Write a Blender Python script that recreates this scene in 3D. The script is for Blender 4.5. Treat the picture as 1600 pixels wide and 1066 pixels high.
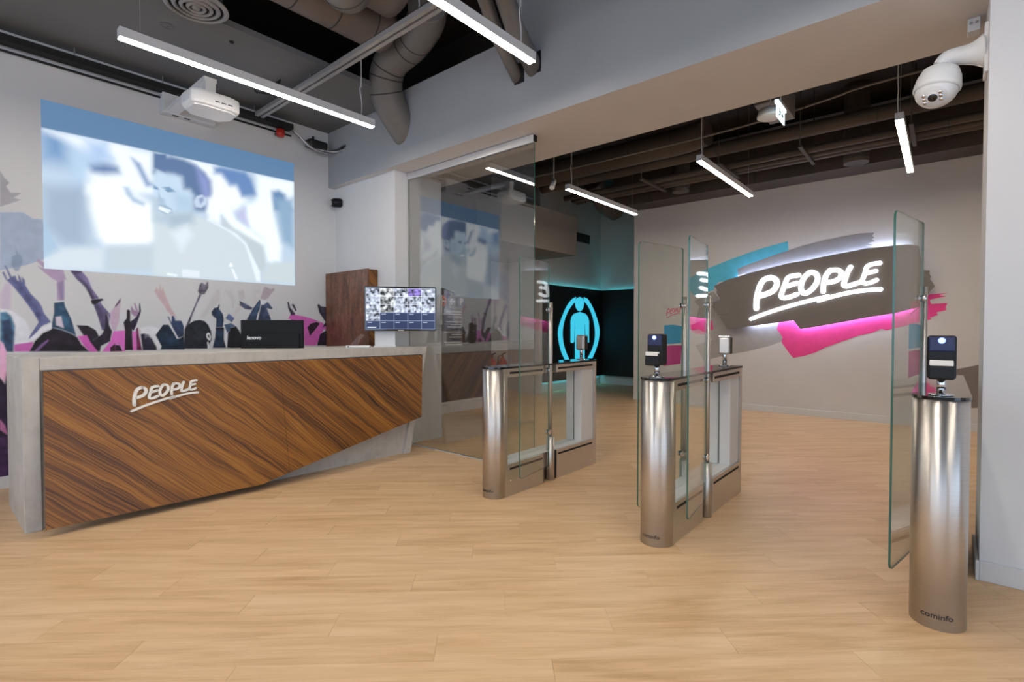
import bpy, bmesh, math, random
import numpy as np
from mathutils import Vector, Matrix

for o in list(bpy.data.objects): bpy.data.objects.remove(o, do_unlink=True)
SC = bpy.context.scene
COL = SC.collection
R = math.radians
rnd = random.Random(7)

# ------------------------------------------------------------ camera
cam = bpy.data.cameras.new('camera'); cam.sensor_fit = 'HORIZONTAL'; cam.sensor_width = 36.0
cam.lens = 796.4/1600*36.0; cam.clip_start = .05; cam.clip_end = 100
camo = bpy.data.objects.new('camera', cam); COL.objects.link(camo)
camo.location = (0, 0, 1.3); camo.rotation_euler = (R(90-1.264), 0, R(40.31-90))
SC.camera = camo
# ------------------------------------------------------------ world, daylight, exposure
W = bpy.data.worlds.new('world'); SC.world = W; W.use_nodes = True
bg = W.node_tree.nodes['Background']; bg.inputs[0].default_value = (.62, .78, 1.0, 1); bg.inputs[1].default_value = 2.6
SC.view_settings.view_transform = 'Standard'; SC.view_settings.look = 'None'
SC.view_settings.exposure = 0.0; SC.view_settings.gamma = 1.0
SC.view_settings.use_curve_mapping = False
def area(name, loc, rot, sx, sy, power, color, portal=False):
    l = bpy.data.lights.new(name, 'AREA'); l.shape = 'RECTANGLE'; l.size = sx; l.size_y = sy; l.energy = power; l.color = color
    if portal: l.cycles.is_portal = True
    o = bpy.data.objects.new(name, l); COL.objects.link(o); o.location = loc; o.rotation_euler = rot
    return o
# portals in the two window walls behind the camera (they only guide the sky's own light)
area('window_portal', (-3.98, -.1, 1.75), (0, R(-90), 0), 2.7, 8.6, 1, (1, 1, 1), True)
area('window_portal', (.3, -4.98, 1.75), (R(90), 0, 0), 6.6, 2.7, 1, (1, 1, 1), True)

# ------------------------------------------------------------ data: outlines measured on the walls, in metres
MURAL=[((160,160,168),1,4,[(0.488,2.589),(0.515,2.537),(0.542,2.504),(0.521,2.47),(0.548,2.427),(0.613,2.435),(0.562,2.385),(0.612,2.38),(0.483,2.297)]),((158,172,196),1,3,[(0.483,2.254),(0.617,2.277),(0.683,2.233),(0.739,2.238),(0.753,2.174),(0.779,2.116),(0.855,1.976),(0.738,1.897),(0.618,1.834),(0.475,1.782)]),((120,138,166),0.75,8,[(0.547,1.906),(0.572,1.919),(0.57,1.983),(0.583,1.93),(0.608,1.913),(0.611,1.864),(0.588,1.792),(0.567,1.78),(0.542,1.827)]),((188,174,196),0.85,14,[(0.472,1.587),(0.509,1.689),(0.539,1.683),(0.533,1.473),(0.47,1.455)]),((186,183,188),0.7,14,[(2.092,1.724),(2.123,1.726),(2.126,1.6),(2.074,1.555),(1.974,1.436),(1.929,1.418)]),((184,182,186),0.6,14,[(2.17,1.721),(2.234,1.716),(2.274,1.632),(2.256,1.51),(2.225,1.629)]),((192,188,194),0.8,10,[(2.307,1.72),(2.357,1.732),(2.356,1.635),(2.323,1.617)]),((186,182,188),0.8,10,[(2.305,1.724),(2.37,1.728),(2.378,1.643),(2.345,1.616),(2.313,1.657)]),((196,192,194),0.7,14,[(2.47,1.742),(2.555,1.747),(2.501,1.544),(2.468,1.543)]),((214,216,226),1,8,[(0.47,1.471),(0.542,1.457),(0.62,1.374),(0.65,1.288),(0.635,1.117),(0.465,1.123)]),((70,112,140),1,10,[(0.47,1.442),(0.506,1.447),(0.535,1.415),(0.558,1.331),(0.55,1.204),(0.542,1.12),(0.465,1.123)]),((45,62,92),1,10,[(0.481,1.372),(0.529,1.389),(0.545,1.289),(0.542,1.12),(0.489,1.122)]),((190,98,172),1,4,[(0.549,1.179),(0.667,1.198),(0.647,1.117),(0.548,1.12)]),((98,102,146),1,5,[(0.487,1.766),(0.499,1.776),(0.519,1.711),(0.531,1.724),(0.503,1.826),(0.511,1.822),(0.543,1.738),(0.564,1.748),(0.576,1.711),(0.585,1.703),(0.58,1.762),(0.595,1.737),(0.603,1.7),(0.604,1.742),(0.622,1.714),(0.624,1.672),(0.655,1.605),(0.704,1.539),(0.723,1.496),(0.735,1.445),(0.779,1.367),(0.733,1.34),(0.714,1.323),(0.668,1.245),(0.636,1.211),(0.643,1.246),(0.702,1.366),(0.671,1.443),(0.604,1.569),(0.539,1.674),(0.51,1.706)]),((72,78,120),0.8,16,[(0.546,1.717),(0.594,1.687),(0.654,1.58),(0.715,1.444),(0.734,1.366),(0.708,1.358),(0.653,1.494),(0.581,1.627)]),((216,216,226),1,5,[(0.63,1.211),(0.727,1.323),(0.786,1.358),(0.782,1.314),(0.726,1.288),(0.667,1.211),(0.63,1.203)]),((168,148,178),1,5,[(0.693,1.883),(0.706,1.901),(0.754,1.863),(0.826,1.822),(0.837,1.889),(0.846,1.828),(0.866,1.821),(0.885,1.734),(0.868,1.741),(0.872,1.67),(0.867,1.555),(0.822,1.553),(0.824,1.72),(0.798,1.736),(0.74,1.792),(0.699,1.84),(0.747,1.819)]),((130,118,152),0.8,14,[(0.824,1.703),(0.868,1.732),(0.867,1.564),(0.842,1.558)]),((38,68,92),1,5,[(0.801,1.534),(0.868,1.546),(0.875,1.502),(0.914,1.395),(0.946,1.243),(0.871,1.234),(0.785,1.306),(0.786,1.358),(0.8,1.446)]),((205,195,210),1,8,[(0.81,1.411),(0.846,1.417),(0.862,1.315),(0.812,1.341)]),((96,86,122),1,5,[(0.893,1.859),(0.914,1.883),(0.935,1.876),(0.976,1.84),(1.031,1.763),(1.059,1.673),(1.101,1.602),(1.13,1.529),(1.181,1.456),(1.195,1.428),(1.156,1.287),(1.126,1.297),(1.099,1.417),(1.057,1.572),(1.016,1.68),(0.954,1.748),(0.913,1.816)]),((70,62,94),0.8,14,[(0.961,1.775),(1.023,1.717),(1.072,1.6),(1.129,1.473),(1.15,1.381),(1.134,1.343),(1.092,1.472),(1.043,1.617)]),((24,20,30),1,3,[(1.05,1.563),(1.072,1.573),(1.13,1.585),(1.145,1.572),(1.115,1.556),(1.078,1.527),(1.057,1.531)]),((28,20,32),1,5,[(0.948,1.342),(1.025,1.338),(1.082,1.297),(1.103,1.241),(1.125,1.194),(1.109,1.102),(1.036,1.104),(1.037,1.196),(1.002,1.233)]),((26,18,32),1,5,[(0.641,1.117),(0.674,1.202),(0.726,1.271),(0.772,1.297),(0.792,1.314),(0.845,1.297),(0.912,1.261),(0.953,1.233),(0.98,1.17),(1.036,1.104)]),((120,88,140),0.9,5,[(0.666,1.116),(0.711,1.175),(0.757,1.218),(0.764,1.205),(0.724,1.158),(0.691,1.115)]),((200,92,176),1,5,[(0.953,1.243),(1.017,1.251),(1.037,1.196),(1.094,1.102),(1.036,1.104),(0.994,1.16)]),((212,106,192),1,4,[(1.208,1.287),(1.301,1.287),(1.298,1.096),(1.123,1.101),(1.184,1.193)]),((34,24,44),1,5,[(1.15,1.427),(1.165,1.446),(1.176,1.381),(1.179,1.344),(1.201,1.287),(1.184,1.193),(1.095,1.139),(1.052,1.196),(1.126,1.259),(1.149,1.315)]),((190,166,188),1,5,[(1.188,1.456),(1.266,1.586),(1.256,1.382),(1.224,1.287),(1.205,1.297),(1.187,1.362)]),((44,16,36),1,4,[(1.184,1.137),(1.222,1.174),(1.275,1.115),(1.275,1.096),(1.183,1.099)]),((214,110,194),1,4,[(1.223,1.288),(1.301,1.295),(1.305,1.107),(1.22,1.106)]),((30,16,32),1,4,[(1.221,1.162),(1.257,1.154),(1.274,1.108),(1.22,1.106)]),((188,166,186),1,5,[(1.226,1.517),(1.268,1.563),(1.261,1.459),(1.242,1.362),(1.223,1.332)]),((80,60,84),1,4,[(1.226,1.521),(1.257,1.578),(1.27,1.592),(1.268,1.563),(1.238,1.521),(1.226,1.51)]),((24,15,28),1,4,[(1.313,1.483),(1.325,1.492),(1.341,1.48),(1.338,1.393),(1.354,1.287),(1.357,1.106),(1.293,1.108),(1.298,1.288),(1.287,1.37),(1.312,1.408)]),((214,110,190),1,4,[(1.354,1.28),(1.382,1.287),(1.386,1.105),(1.357,1.106)]),((152,122,154),1,5,[(1.344,1.521),(1.351,1.523),(1.369,1.488),(1.384,1.477),(1.37,1.554),(1.379,1.557),(1.4,1.485),(1.409,1.463),(1.377,1.424),(1.347,1.454)]),((36,26,50),1,4,[(1.339,1.378),(1.377,1.409),(1.409,1.47),(1.411,1.554),(1.418,1.558),(1.426,1.478),(1.409,1.417),(1.382,1.333),(1.363,1.287),(1.339,1.325)]),((110,30,80),1,5,[(1.382,1.31),(1.398,1.325),(1.406,1.242),(1.43,1.103),(1.386,1.105)]),((214,214,220),1,8,[(1.42,1.318),(1.498,1.334),(1.576,1.318),(1.601,1.13),(1.56,1.115),(1.516,1.225),(1.426,1.272)]),((30,28,46),1,6,[(1.419,1.257),(1.445,1.264),(1.477,1.249),(1.509,1.21),(1.547,1.131),(1.547,1.1),(1.433,1.103)]),((120,118,130),0.8,8,[(1.445,1.264),(1.484,1.256),(1.496,1.225),(1.47,1.233),(1.457,1.21)]),((190,166,172),1,8,[(1.535,1.675),(1.555,1.715),(1.571,1.685),(1.582,1.741),(1.595,1.687),(1.608,1.719),(1.618,1.668),(1.641,1.603),(1.667,1.525),(1.721,1.431),(1.673,1.438),(1.633,1.5),(1.6,1.562),(1.56,1.622)]),((18,36,56),1,5,[(1.539,1.248),(1.604,1.35),(1.651,1.35),(1.732,1.207),(1.782,1.238),(1.787,1.101),(1.58,1.107),(1.587,1.138)]),((42,58,90),1,5,[(1.642,1.433),(1.652,1.433),(1.675,1.374),(1.68,1.438),(1.697,1.438),(1.71,1.391),(1.763,1.391),(1.783,1.335),(1.782,1.238),(1.732,1.215),(1.685,1.319)]),((208,212,220),1,3,[(1.665,1.334),(1.675,1.334),(1.732,1.215),(1.722,1.207)]),((84,78,98),1,5,[(1.79,1.311),(1.834,1.425),(1.887,1.557),(1.925,1.665),(1.947,1.658),(1.901,1.557),(1.856,1.433),(1.822,1.319)]),((106,100,116),1,6,[(1.914,1.697),(1.933,1.772),(1.952,1.79),(1.971,1.775),(1.986,1.768),(2.001,1.802),(2.015,1.795),(2.012,1.736),(1.977,1.668),(1.932,1.661)]),((200,200,206),1,8,[(1.959,1.394),(2.042,1.378),(2.079,1.303),(2.069,1.118),(2.015,1.102)]),((26,29,39),1,5,[(1.78,1.109),(1.788,1.303),(1.826,1.36),(1.877,1.393),(1.929,1.402),(1.974,1.39),(2.007,1.353),(2.033,1.286),(2.04,1.202),(1.993,1.103)]),((222,222,228),1,3,[(1.987,1.253),(2.002,1.269),(2.021,1.261),(2.032,1.219),(2.024,1.186),(2.005,1.194),(1.99,1.22)]),((40,44,60),1,2,[(1.998,1.249),(2.013,1.249),(2.021,1.211),(2.005,1.219)]),((222,222,228),1,3,[(1.994,1.17),(2.005,1.178),(2.016,1.111),(2.0,1.107)]),((82,97,132),1,4,[(2.175,1.422),(2.207,1.474),(2.267,1.424),(2.238,1.381)]),((198,192,196),1,6,[(2.247,1.458),(2.314,1.573),(2.356,1.609),(2.355,1.539),(2.271,1.433)]),((210,214,222),1,6,[(2.158,1.371),(2.271,1.355),(2.352,1.233),(2.35,1.11),(2.171,1.115)]),((30,46,70),1,5,[(2.039,1.487),(2.066,1.53),(2.101,1.539),(2.11,1.572),(2.121,1.565),(2.113,1.523),(2.151,1.465),(2.159,1.405),(2.146,1.32),(2.159,1.311),(2.156,1.201),(2.179,1.106),(2.046,1.11),(2.071,1.219),(2.079,1.303),(2.084,1.412),(2.043,1.454)]),((18,26,44),1,3,[(2.076,1.32),(2.159,1.324),(2.159,1.303),(2.078,1.301)]),((22,20,28),1,5,[(2.187,1.106),(2.197,1.269),(2.254,1.329),(2.311,1.303),(2.343,1.216),(2.35,1.102)]),((62,82,108),1,5,[(2.16,1.354),(2.23,1.372),(2.295,1.329),(2.237,1.294),(2.189,1.269)]),((20,22,30),1,5,[(2.221,1.317),(2.285,1.334),(2.324,1.258),(2.356,1.198),(2.363,1.104),(2.219,1.103)]),((70,75,100),1,4,[(2.304,1.58),(2.328,1.573),(2.316,1.619),(2.385,1.583),(2.459,1.543),(2.442,1.521),(2.376,1.527)]),((168,158,168),1,6,[(2.581,1.775),(2.607,1.786),(2.659,1.762),(2.677,1.777),(2.704,1.77),(2.699,1.752),(2.668,1.719),(2.632,1.664),(2.588,1.635),(2.545,1.651),(2.563,1.722)]),((132,136,152),1,8,[(2.468,1.552),(2.505,1.518),(2.395,1.412),(2.341,1.283),(2.333,1.309)]),((46,62,88),1,5,[(2.502,1.596),(2.532,1.641),(2.545,1.616),(2.535,1.537),(2.509,1.475),(2.491,1.387),(2.383,1.386),(2.459,1.534)]),((56,66,92),1,5,[(2.553,1.59),(2.614,1.627),(2.675,1.55),(2.666,1.532),(2.609,1.548),(2.656,1.425),(2.655,1.389),(2.508,1.388),(2.535,1.519)]),((205,208,216),1,4,[(2.545,1.624),(2.588,1.635),(2.623,1.619),(2.579,1.582),(2.553,1.581)]),((52,42,58),1,4,[(2.851,1.624),(2.868,1.627),(2.884,1.557),(2.94,1.494),(2.956,1.393),(2.892,1.392),(2.884,1.493),(2.856,1.556)]),((62,56,68),1,4,[(2.899,1.599),(2.927,1.602),(2.962,1.532),(2.945,1.517)]),((200,96,176),1,5,[(2.855,1.428),(2.884,1.474),(2.954,1.476),(3.056,1.46),(3.184,1.424),(3.286,1.387),(3.349,1.339),(3.348,1.281),(3.306,1.31),(3.275,1.243),(3.202,1.11),(3.052,1.113),(3.045,1.394)]),((40,16,36),1,5,[(3.094,1.329),(3.134,1.376),(3.215,1.396),(3.255,1.377),(3.193,1.3),(3.123,1.225)]),((36,26,42),1,5,[(3.254,1.243),(3.348,1.3),(3.368,1.106),(3.212,1.109)]),((52,46,60),1,4,[(3.222,1.606),(3.247,1.617),(3.268,1.589),(3.361,1.582),(3.37,1.359),(3.286,1.329),(3.328,1.397),(3.246,1.511)]),((225,172,206),1,5,[(0.466,1.214),(0.488,1.182),(0.516,1.066),(0.513,0.855),(0.461,0.88)]),((30,20,40),1,6,[(0.249,0.897),(0.462,0.912),(0.49,0.857),(0.516,1.066),(0.616,1.062),(0.6,0.069),(0.236,0.074)]),((66,38,80),0.9,14,[(0.241,0.426),(0.567,0.424),(0.562,0.077),(0.236,0.099)]),((200,120,170),0.8,4,[(0.456,0.573),(0.485,0.516),(0.499,0.435),(0.455,0.484)])]
PROJ=[((96,142,190),1,136.0,[(0.718,3.02),(0.927,3.013),(0.923,2.747),(0.742,2.748)]),((176,205,232),1,92.0,[(0.933,3.007),(1.1,3.016),(1.055,2.539),(0.95,2.517),(0.923,2.747)]),((150,172,195),1,92.0,[(0.737,2.523),(1.043,2.589),(1.035,2.04),(0.871,2.02),(0.738,2.183)]),((160,190,215),1,7.800000000000001,[(0.741,2.232),(0.786,2.133),(0.815,2.046),(0.858,1.977),(0.739,1.906)]),((205,218,228),1,48.0,[(0.859,2.01),(1.021,2.039),(1.158,2.038),(1.155,1.845),(0.744,1.809),(0.745,1.899)]),((240,248,255),1,70.0,[(0.768,3.001),(1.062,3.013),(1.231,3.003),(1.538,3.01),(1.541,2.634),(1.043,2.532),(1.058,2.708),(1.281,2.76),(1.229,2.871),(1.06,2.892)]),((246,252,255),1,59.00000000000001,[(1.049,2.59),(1.302,2.644),(1.527,2.508),(1.562,2.18),(1.483,2.114),(1.159,2.078),(1.111,2.154),(1.06,2.378)]),((170,198,235),1,81.0,[(1.037,2.982),(1.184,3.007),(1.229,2.871),(1.097,2.773),(1.048,2.873)]),((88,120,168),1,52.400000000000006,[(1.071,2.775),(1.162,2.809),(1.268,2.807),(1.267,2.757),(1.161,2.724),(1.077,2.724)]),((238,246,255),1,48.0,[(1.217,2.999),(1.332,3.014),(1.386,2.894),(1.505,2.683),(1.526,2.636),(1.396,2.609),(1.295,2.805),(1.249,2.918)]),((90,130,182),1,39.2,[(1.372,2.916),(1.435,2.881),(1.505,2.726),(1.549,2.701),(1.483,2.678),(1.42,2.818)]),((150,180,210),1,34.800000000000004,[(1.309,2.628),(1.338,2.634),(1.382,2.553),(1.465,2.515),(1.457,2.486),(1.374,2.506),(1.323,2.568)]),((186,202,212),1,52.400000000000006,[(1.172,2.057),(1.569,2.125),(1.566,1.882),(1.155,1.845)]),((74,108,152),1,13.0,[(1.553,3.005),(1.652,3.022),(1.65,2.837),(1.551,2.875)]),((236,246,255),1,34.800000000000004,[(1.731,3.023),(2.137,3.026),(2.065,2.937),(2.061,2.612),(2.016,2.533),(1.995,2.921),(1.878,3.005)]),((240,248,255),1,59.00000000000001,[(2.065,2.976),(2.154,2.958),(2.234,2.84),(2.328,2.86),(2.403,2.716),(2.297,2.582),(2.016,2.533)]),((90,130,184),1,43.6,[(2.079,2.998),(2.137,3.023),(2.397,3.03),(2.454,2.967),(2.521,2.799),(2.355,2.746),(2.3,2.864),(2.235,2.85),(2.154,2.948),(2.091,2.943)]),((238,248,255),1,48.0,[(2.514,3.027),(2.94,3.039),(2.936,2.695),(2.49,2.617),(2.521,2.799)]),((86,126,172),1,43.6,[(2.68,2.873),(2.759,2.905),(2.834,2.873),(2.844,2.811),(2.936,2.695),(2.693,2.652)]),((190,214,234),1,34.800000000000004,[(1.543,2.834),(1.721,2.857),(1.785,2.817),(1.792,2.718),(1.874,2.679),(1.888,2.51),(1.538,2.449)]),((78,110,154),1,39.2,[(1.546,3.02),(1.591,2.987),(1.7,3.017),(1.804,3.014),(1.902,2.983),(1.995,2.921),(2.046,2.847),(2.054,2.753),(2.026,2.605),(1.99,2.528),(1.871,2.507),(1.882,2.671),(1.858,2.722),(1.8,2.719),(1.785,2.836),(1.721,2.848),(1.658,2.843),(1.574,2.858),(1.543,2.816)]),((170,198,222),1,70.0,[(1.695,2.67),(1.873,2.651),(1.88,2.509),(1.733,2.483)]),((84,118,160),1,7.800000000000001,[(1.633,2.671),(1.668,2.684),(1.707,2.671),(1.664,2.657)]),((84,118,160),1,7.800000000000001,[(1.547,2.682),(1.572,2.679),(1.576,2.665),(1.549,2.665)]),((152,182,208),1,10.4,[(1.585,2.648),(1.598,2.588),(1.625,2.573),(1.585,2.551),(1.567,2.559),(1.579,2.584)]),((128,144,200),1,48.0,[(1.911,2.967),(2.029,2.862),(2.04,2.722),(1.999,2.562),(1.95,2.779)]),((188,206,228),1,13.0,[(1.889,2.608),(1.915,2.669),(1.966,2.693),(2.005,2.658),(2.0,2.6),(1.956,2.554),(1.905,2.555)]),((130,150,190),1,10.4,[(1.932,2.644),(1.975,2.671),(1.979,2.634),(1.948,2.591)]),((108,148,184),1,10.4,[(1.61,2.693),(1.672,2.712),(1.731,2.673),(1.672,2.67)]),((108,148,184),1,10.4,[(1.542,2.701),(1.579,2.682),(1.587,2.664),(1.541,2.67)]),((150,180,205),1,34.800000000000004,[(1.562,2.563),(1.624,2.575),(1.631,2.531),(1.57,2.529)]),((200,213,220),1,48.0,[(1.538,2.421),(1.871,2.479),(2.024,2.438),(2.156,2.392),(2.294,2.324),(2.388,2.247),(2.445,2.122),(2.531,1.834),(1.53,1.816)]),((176,196,212),1,48.0,[(1.54,2.572),(1.586,2.581),(1.584,2.438),(1.871,2.488),(1.872,2.581),(1.879,2.452),(1.667,2.326),(1.537,2.35)]),((160,182,200),1,59.00000000000001,[(1.669,2.426),(1.871,2.479),(1.878,2.396),(1.691,2.32)]),((150,176,198),1,7.800000000000001,[(1.581,2.525),(1.639,2.527),(1.697,2.496),(1.696,2.453),(1.63,2.435),(1.576,2.465)]),((228,240,246),1,7.800000000000001,[(1.585,2.509),(1.685,2.483),(1.685,2.465),(1.584,2.483)]),((236,246,250),1,7.800000000000001,[(1.584,2.492),(1.669,2.462),(1.661,2.447),(1.58,2.473)]),((216,229,240),1,52.400000000000006,[(1.69,2.257),(1.768,2.084),(1.868,2.264),(1.82,2.35)]),((240,250,255),1,43.6,[(2.018,2.665),(2.187,2.699),(2.296,2.492),(2.429,2.413),(2.587,2.314),(2.677,2.065),(2.586,2.221),(2.256,2.338),(2.149,2.517),(2.13,2.417),(2.024,2.448)]),((186,199,206),1,39.2,[(2.149,2.507),(2.257,2.407),(2.596,2.243),(2.625,2.059),(2.532,1.865),(2.445,2.122),(2.388,2.257),(2.294,2.334),(2.165,2.403)]),((240,250,255),1,52.400000000000006,[(2.393,2.679),(2.653,2.79),(2.785,2.319),(2.772,2.085),(2.625,2.07),(2.587,2.314),(2.438,2.415),(2.372,2.535)]),((186,190,226),1,48.0,[(2.296,2.572),(2.392,2.639),(2.419,2.442),(2.315,2.505)]),((132,166,196),1,70.0,[(2.716,2.802),(2.938,2.845),(2.932,2.263),(2.796,2.32)]),((196,209,213),1,48.0,[(2.635,2.05),(2.931,2.101),(2.928,1.841),(2.541,1.845)]),((226,238,246),1,15.600000000000001,[(2.015,2.442),(2.041,2.441),(2.165,2.393),(2.303,2.33),(2.398,2.248),(2.455,2.124),(2.542,1.948),(2.541,1.84),(2.501,1.843),(2.444,2.041),(2.378,2.235),(2.256,2.333),(2.147,2.381)]),((240,248,252),1,5.2,[(2.211,1.984),(2.234,2.025),(2.257,1.988),(2.234,1.971)]),((232,242,248),1,6.5,[(2.234,1.961),(2.261,1.954),(2.307,1.848),(2.279,1.846)]),((232,242,246),1,9.1,[(1.646,1.862),(1.733,1.851),(1.724,1.832),(1.645,1.839)]),((220,230,240),1,7.800000000000001,[(1.774,1.91),(1.931,1.905),(1.931,1.839),(1.773,1.836)])]
LETTERS={'P': (0.077,[[(2.263,1.635),(2.264,1.726),(2.249,1.856),(2.206,2.005),(2.147,2.083),(2.059,2.107)],[(2.059,2.107),(1.99,2.073),(1.974,1.991),(2.027,1.899),(2.135,1.851),(2.215,1.828)]]),'E': (0.066,[[(1.675,2.115),(1.772,2.109),(1.828,2.077),(1.856,2.006),(1.889,1.903),(1.911,1.82),(1.882,1.787),(1.797,1.794),(1.695,1.835)],[(1.837,1.959),(1.697,2.0)]]),'O': (0.069,[[(1.535,2.146),(1.598,2.083),(1.642,1.973),(1.632,1.869),(1.577,1.842),(1.497,1.903),(1.436,2.001),(1.434,2.092),(1.482,2.142),(1.535,2.146)]]),'P.': (0.066,[[(1.356,1.856),(1.353,1.956),(1.324,2.084),(1.273,2.16)],[(1.281,2.155),(1.197,2.159),(1.142,2.125),(1.145,2.052),(1.22,1.998),(1.331,1.985)]]),'L': (0.062,[[(1.025,2.187),(1.06,2.115),(1.087,2.02),(1.103,1.942),(1.074,1.917),(1.001,1.936),(0.904,1.969)]]),'E.': (0.055,[[(0.687,2.215),(0.78,2.205),(0.835,2.172),(0.857,2.081),(0.885,1.987),(0.864,1.948),(0.801,1.95),(0.723,1.985)],[(0.842,2.084),(0.732,2.11)]]),'_': (0.055,[[(2.339,1.471),(2.162,1.54),(1.928,1.62),(1.666,1.696),(1.451,1.749),(1.277,1.786),(1.421,1.726),(1.232,1.781),(1.016,1.83),(0.839,1.85),(0.675,1.854)]])}
BOARD=[(2.923,2.024),(2.714,2.114),(2.543,2.158),(2.376,2.202),(2.095,2.256),(1.826,2.308),(1.568,2.334),(1.287,2.377),(1.098,2.398),(0.864,2.433),(0.525,2.441),(0.392,2.44),(0.276,2.405),(0.215,2.083),(0.159,2.073),(0.165,2.034),(0.147,1.997),(0.157,1.961),(0.136,1.933),(0.103,1.865),(0.128,1.834),(0.155,1.799),(0.223,1.621),(0.308,1.587),(0.52,1.522),(0.773,1.481),(1.062,1.421),(1.403,1.354),(1.648,1.309),(1.741,1.443),(1.93,1.415),(2.086,1.395),(2.368,1.354),(2.707,1.319),(2.841,1.524),(2.67,1.562),(2.852,1.538),(2.954,1.682),(2.932,1.727),(2.959,1.751),(2.821,1.792),(2.889,1.931),(2.867,1.941)]
STROKES={'blue': [(3.397,2.01),(3.399,2.189),(3.114,2.323),(2.666,2.469),(2.247,2.585),(1.854,2.661),(1.846,2.522),(2.124,2.442),(2.556,2.28),(2.598,2.126),(2.884,2.099),(2.951,2.033),(2.973,1.965),(3.3,1.886)],'grey_upper': [(2.589,2.294),(2.409,2.358),(2.045,2.467),(1.665,2.567),(1.307,2.63),(1.116,2.643),(1.261,2.634),(1.091,2.654),(0.927,2.668),(0.766,2.66),(0.79,2.619),(0.766,2.587),(0.797,2.571),(0.757,2.538),(0.844,2.519),(0.764,2.481),(0.876,2.483),(0.756,2.461),(0.924,2.43),(1.433,2.338),(1.303,2.326),(2.043,2.241),(2.577,2.192)],'grey_lower': [(2.973,1.942),(2.859,1.798),(2.994,1.687),(2.879,1.527),(2.743,1.319),(1.956,1.443),(1.914,1.121),(2.11,1.042),(2.438,0.946),(2.761,0.879),(3.125,0.773),(3.197,0.913),(3.269,1.03),(2.989,1.129),(3.106,1.315),(3.272,1.458),(3.203,1.693),(3.299,1.791)],'pink_left': [(3.344,1.387),(3.107,1.479),(2.992,1.455),(2.968,1.315),(3.105,1.221),(3.247,1.22),(3.343,1.268)],'pink': [(1.994,1.314),(1.956,1.443),(1.727,1.44),(1.101,1.453),(1.247,1.435),(0.527,1.54),(0.313,1.628),(0.157,1.769),(-0.024,1.779),(0.058,1.756),(-0.011,1.735),(0.072,1.72),(0.156,1.696),(0.141,1.641),(-0.026,1.65),(-0.006,1.6),(-0.011,1.555),(0.083,1.53),(0.069,1.494),(0.152,1.459),(0.131,1.44),(0.309,1.387),(0.412,1.35),(0.517,1.322),(0.608,1.294),(0.671,1.313),(0.78,1.255),(0.86,1.235),(0.941,1.215),(1.073,1.154),(1.243,1.081),(1.417,1.006),(1.289,1.069),(1.464,0.963),(1.609,0.906),(1.758,0.869),(1.797,0.911),(1.924,1.1),(1.915,1.185)],'brown': [(0.12,0.243),(0.124,0.583),(-0.097,0.781),(-0.377,0.868),(-0.516,0.898),(-0.525,0.34),(-0.259,0.298),(-0.044,0.092)]}
PICT={'head': [(9.733,2.036),(9.853,2.006),(9.902,1.911),(9.866,1.795),(9.794,1.734),(9.723,1.722),(9.646,1.739),(9.582,1.802),(9.558,1.897),(9.604,1.995)],'body': [(9.379,1.019),(9.376,1.494),(9.41,1.583),(9.501,1.649),(9.735,1.7),(9.977,1.66),(10.069,1.596),(10.12,1.504),(10.123,1.005),(9.993,1.007),(9.966,1.429),(9.929,1.429),(9.934,0.639),(9.764,0.647),(9.751,0.979),(9.727,0.98),(9.723,0.648),(9.552,0.656),(9.549,1.416),(9.52,1.416),(9.504,1.032),(9.447,1.008)],'ring_center': (9.696,1.304),'ring': [(9.569,2.028),(9.414,1.964),(9.218,1.805),(9.028,1.551),(8.906,1.304),(8.923,1.058),(9.031,0.809),(9.168,0.641),(9.324,0.634),(9.195,0.803),(9.084,1.024),(9.056,1.273),(9.137,1.522),(9.274,1.713),(9.443,1.86),(9.546,1.919)],'ring2': [(9.901,2.038),(10.067,2.0),(10.288,1.809),(10.484,1.543),(10.585,1.304),(10.553,1.065),(10.424,0.829),(10.264,0.632),(10.075,0.64),(10.263,0.834),(10.377,1.034),(10.401,1.271),(10.322,1.54),(10.194,1.739),(10.037,1.883),(9.926,1.944)]}


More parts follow.
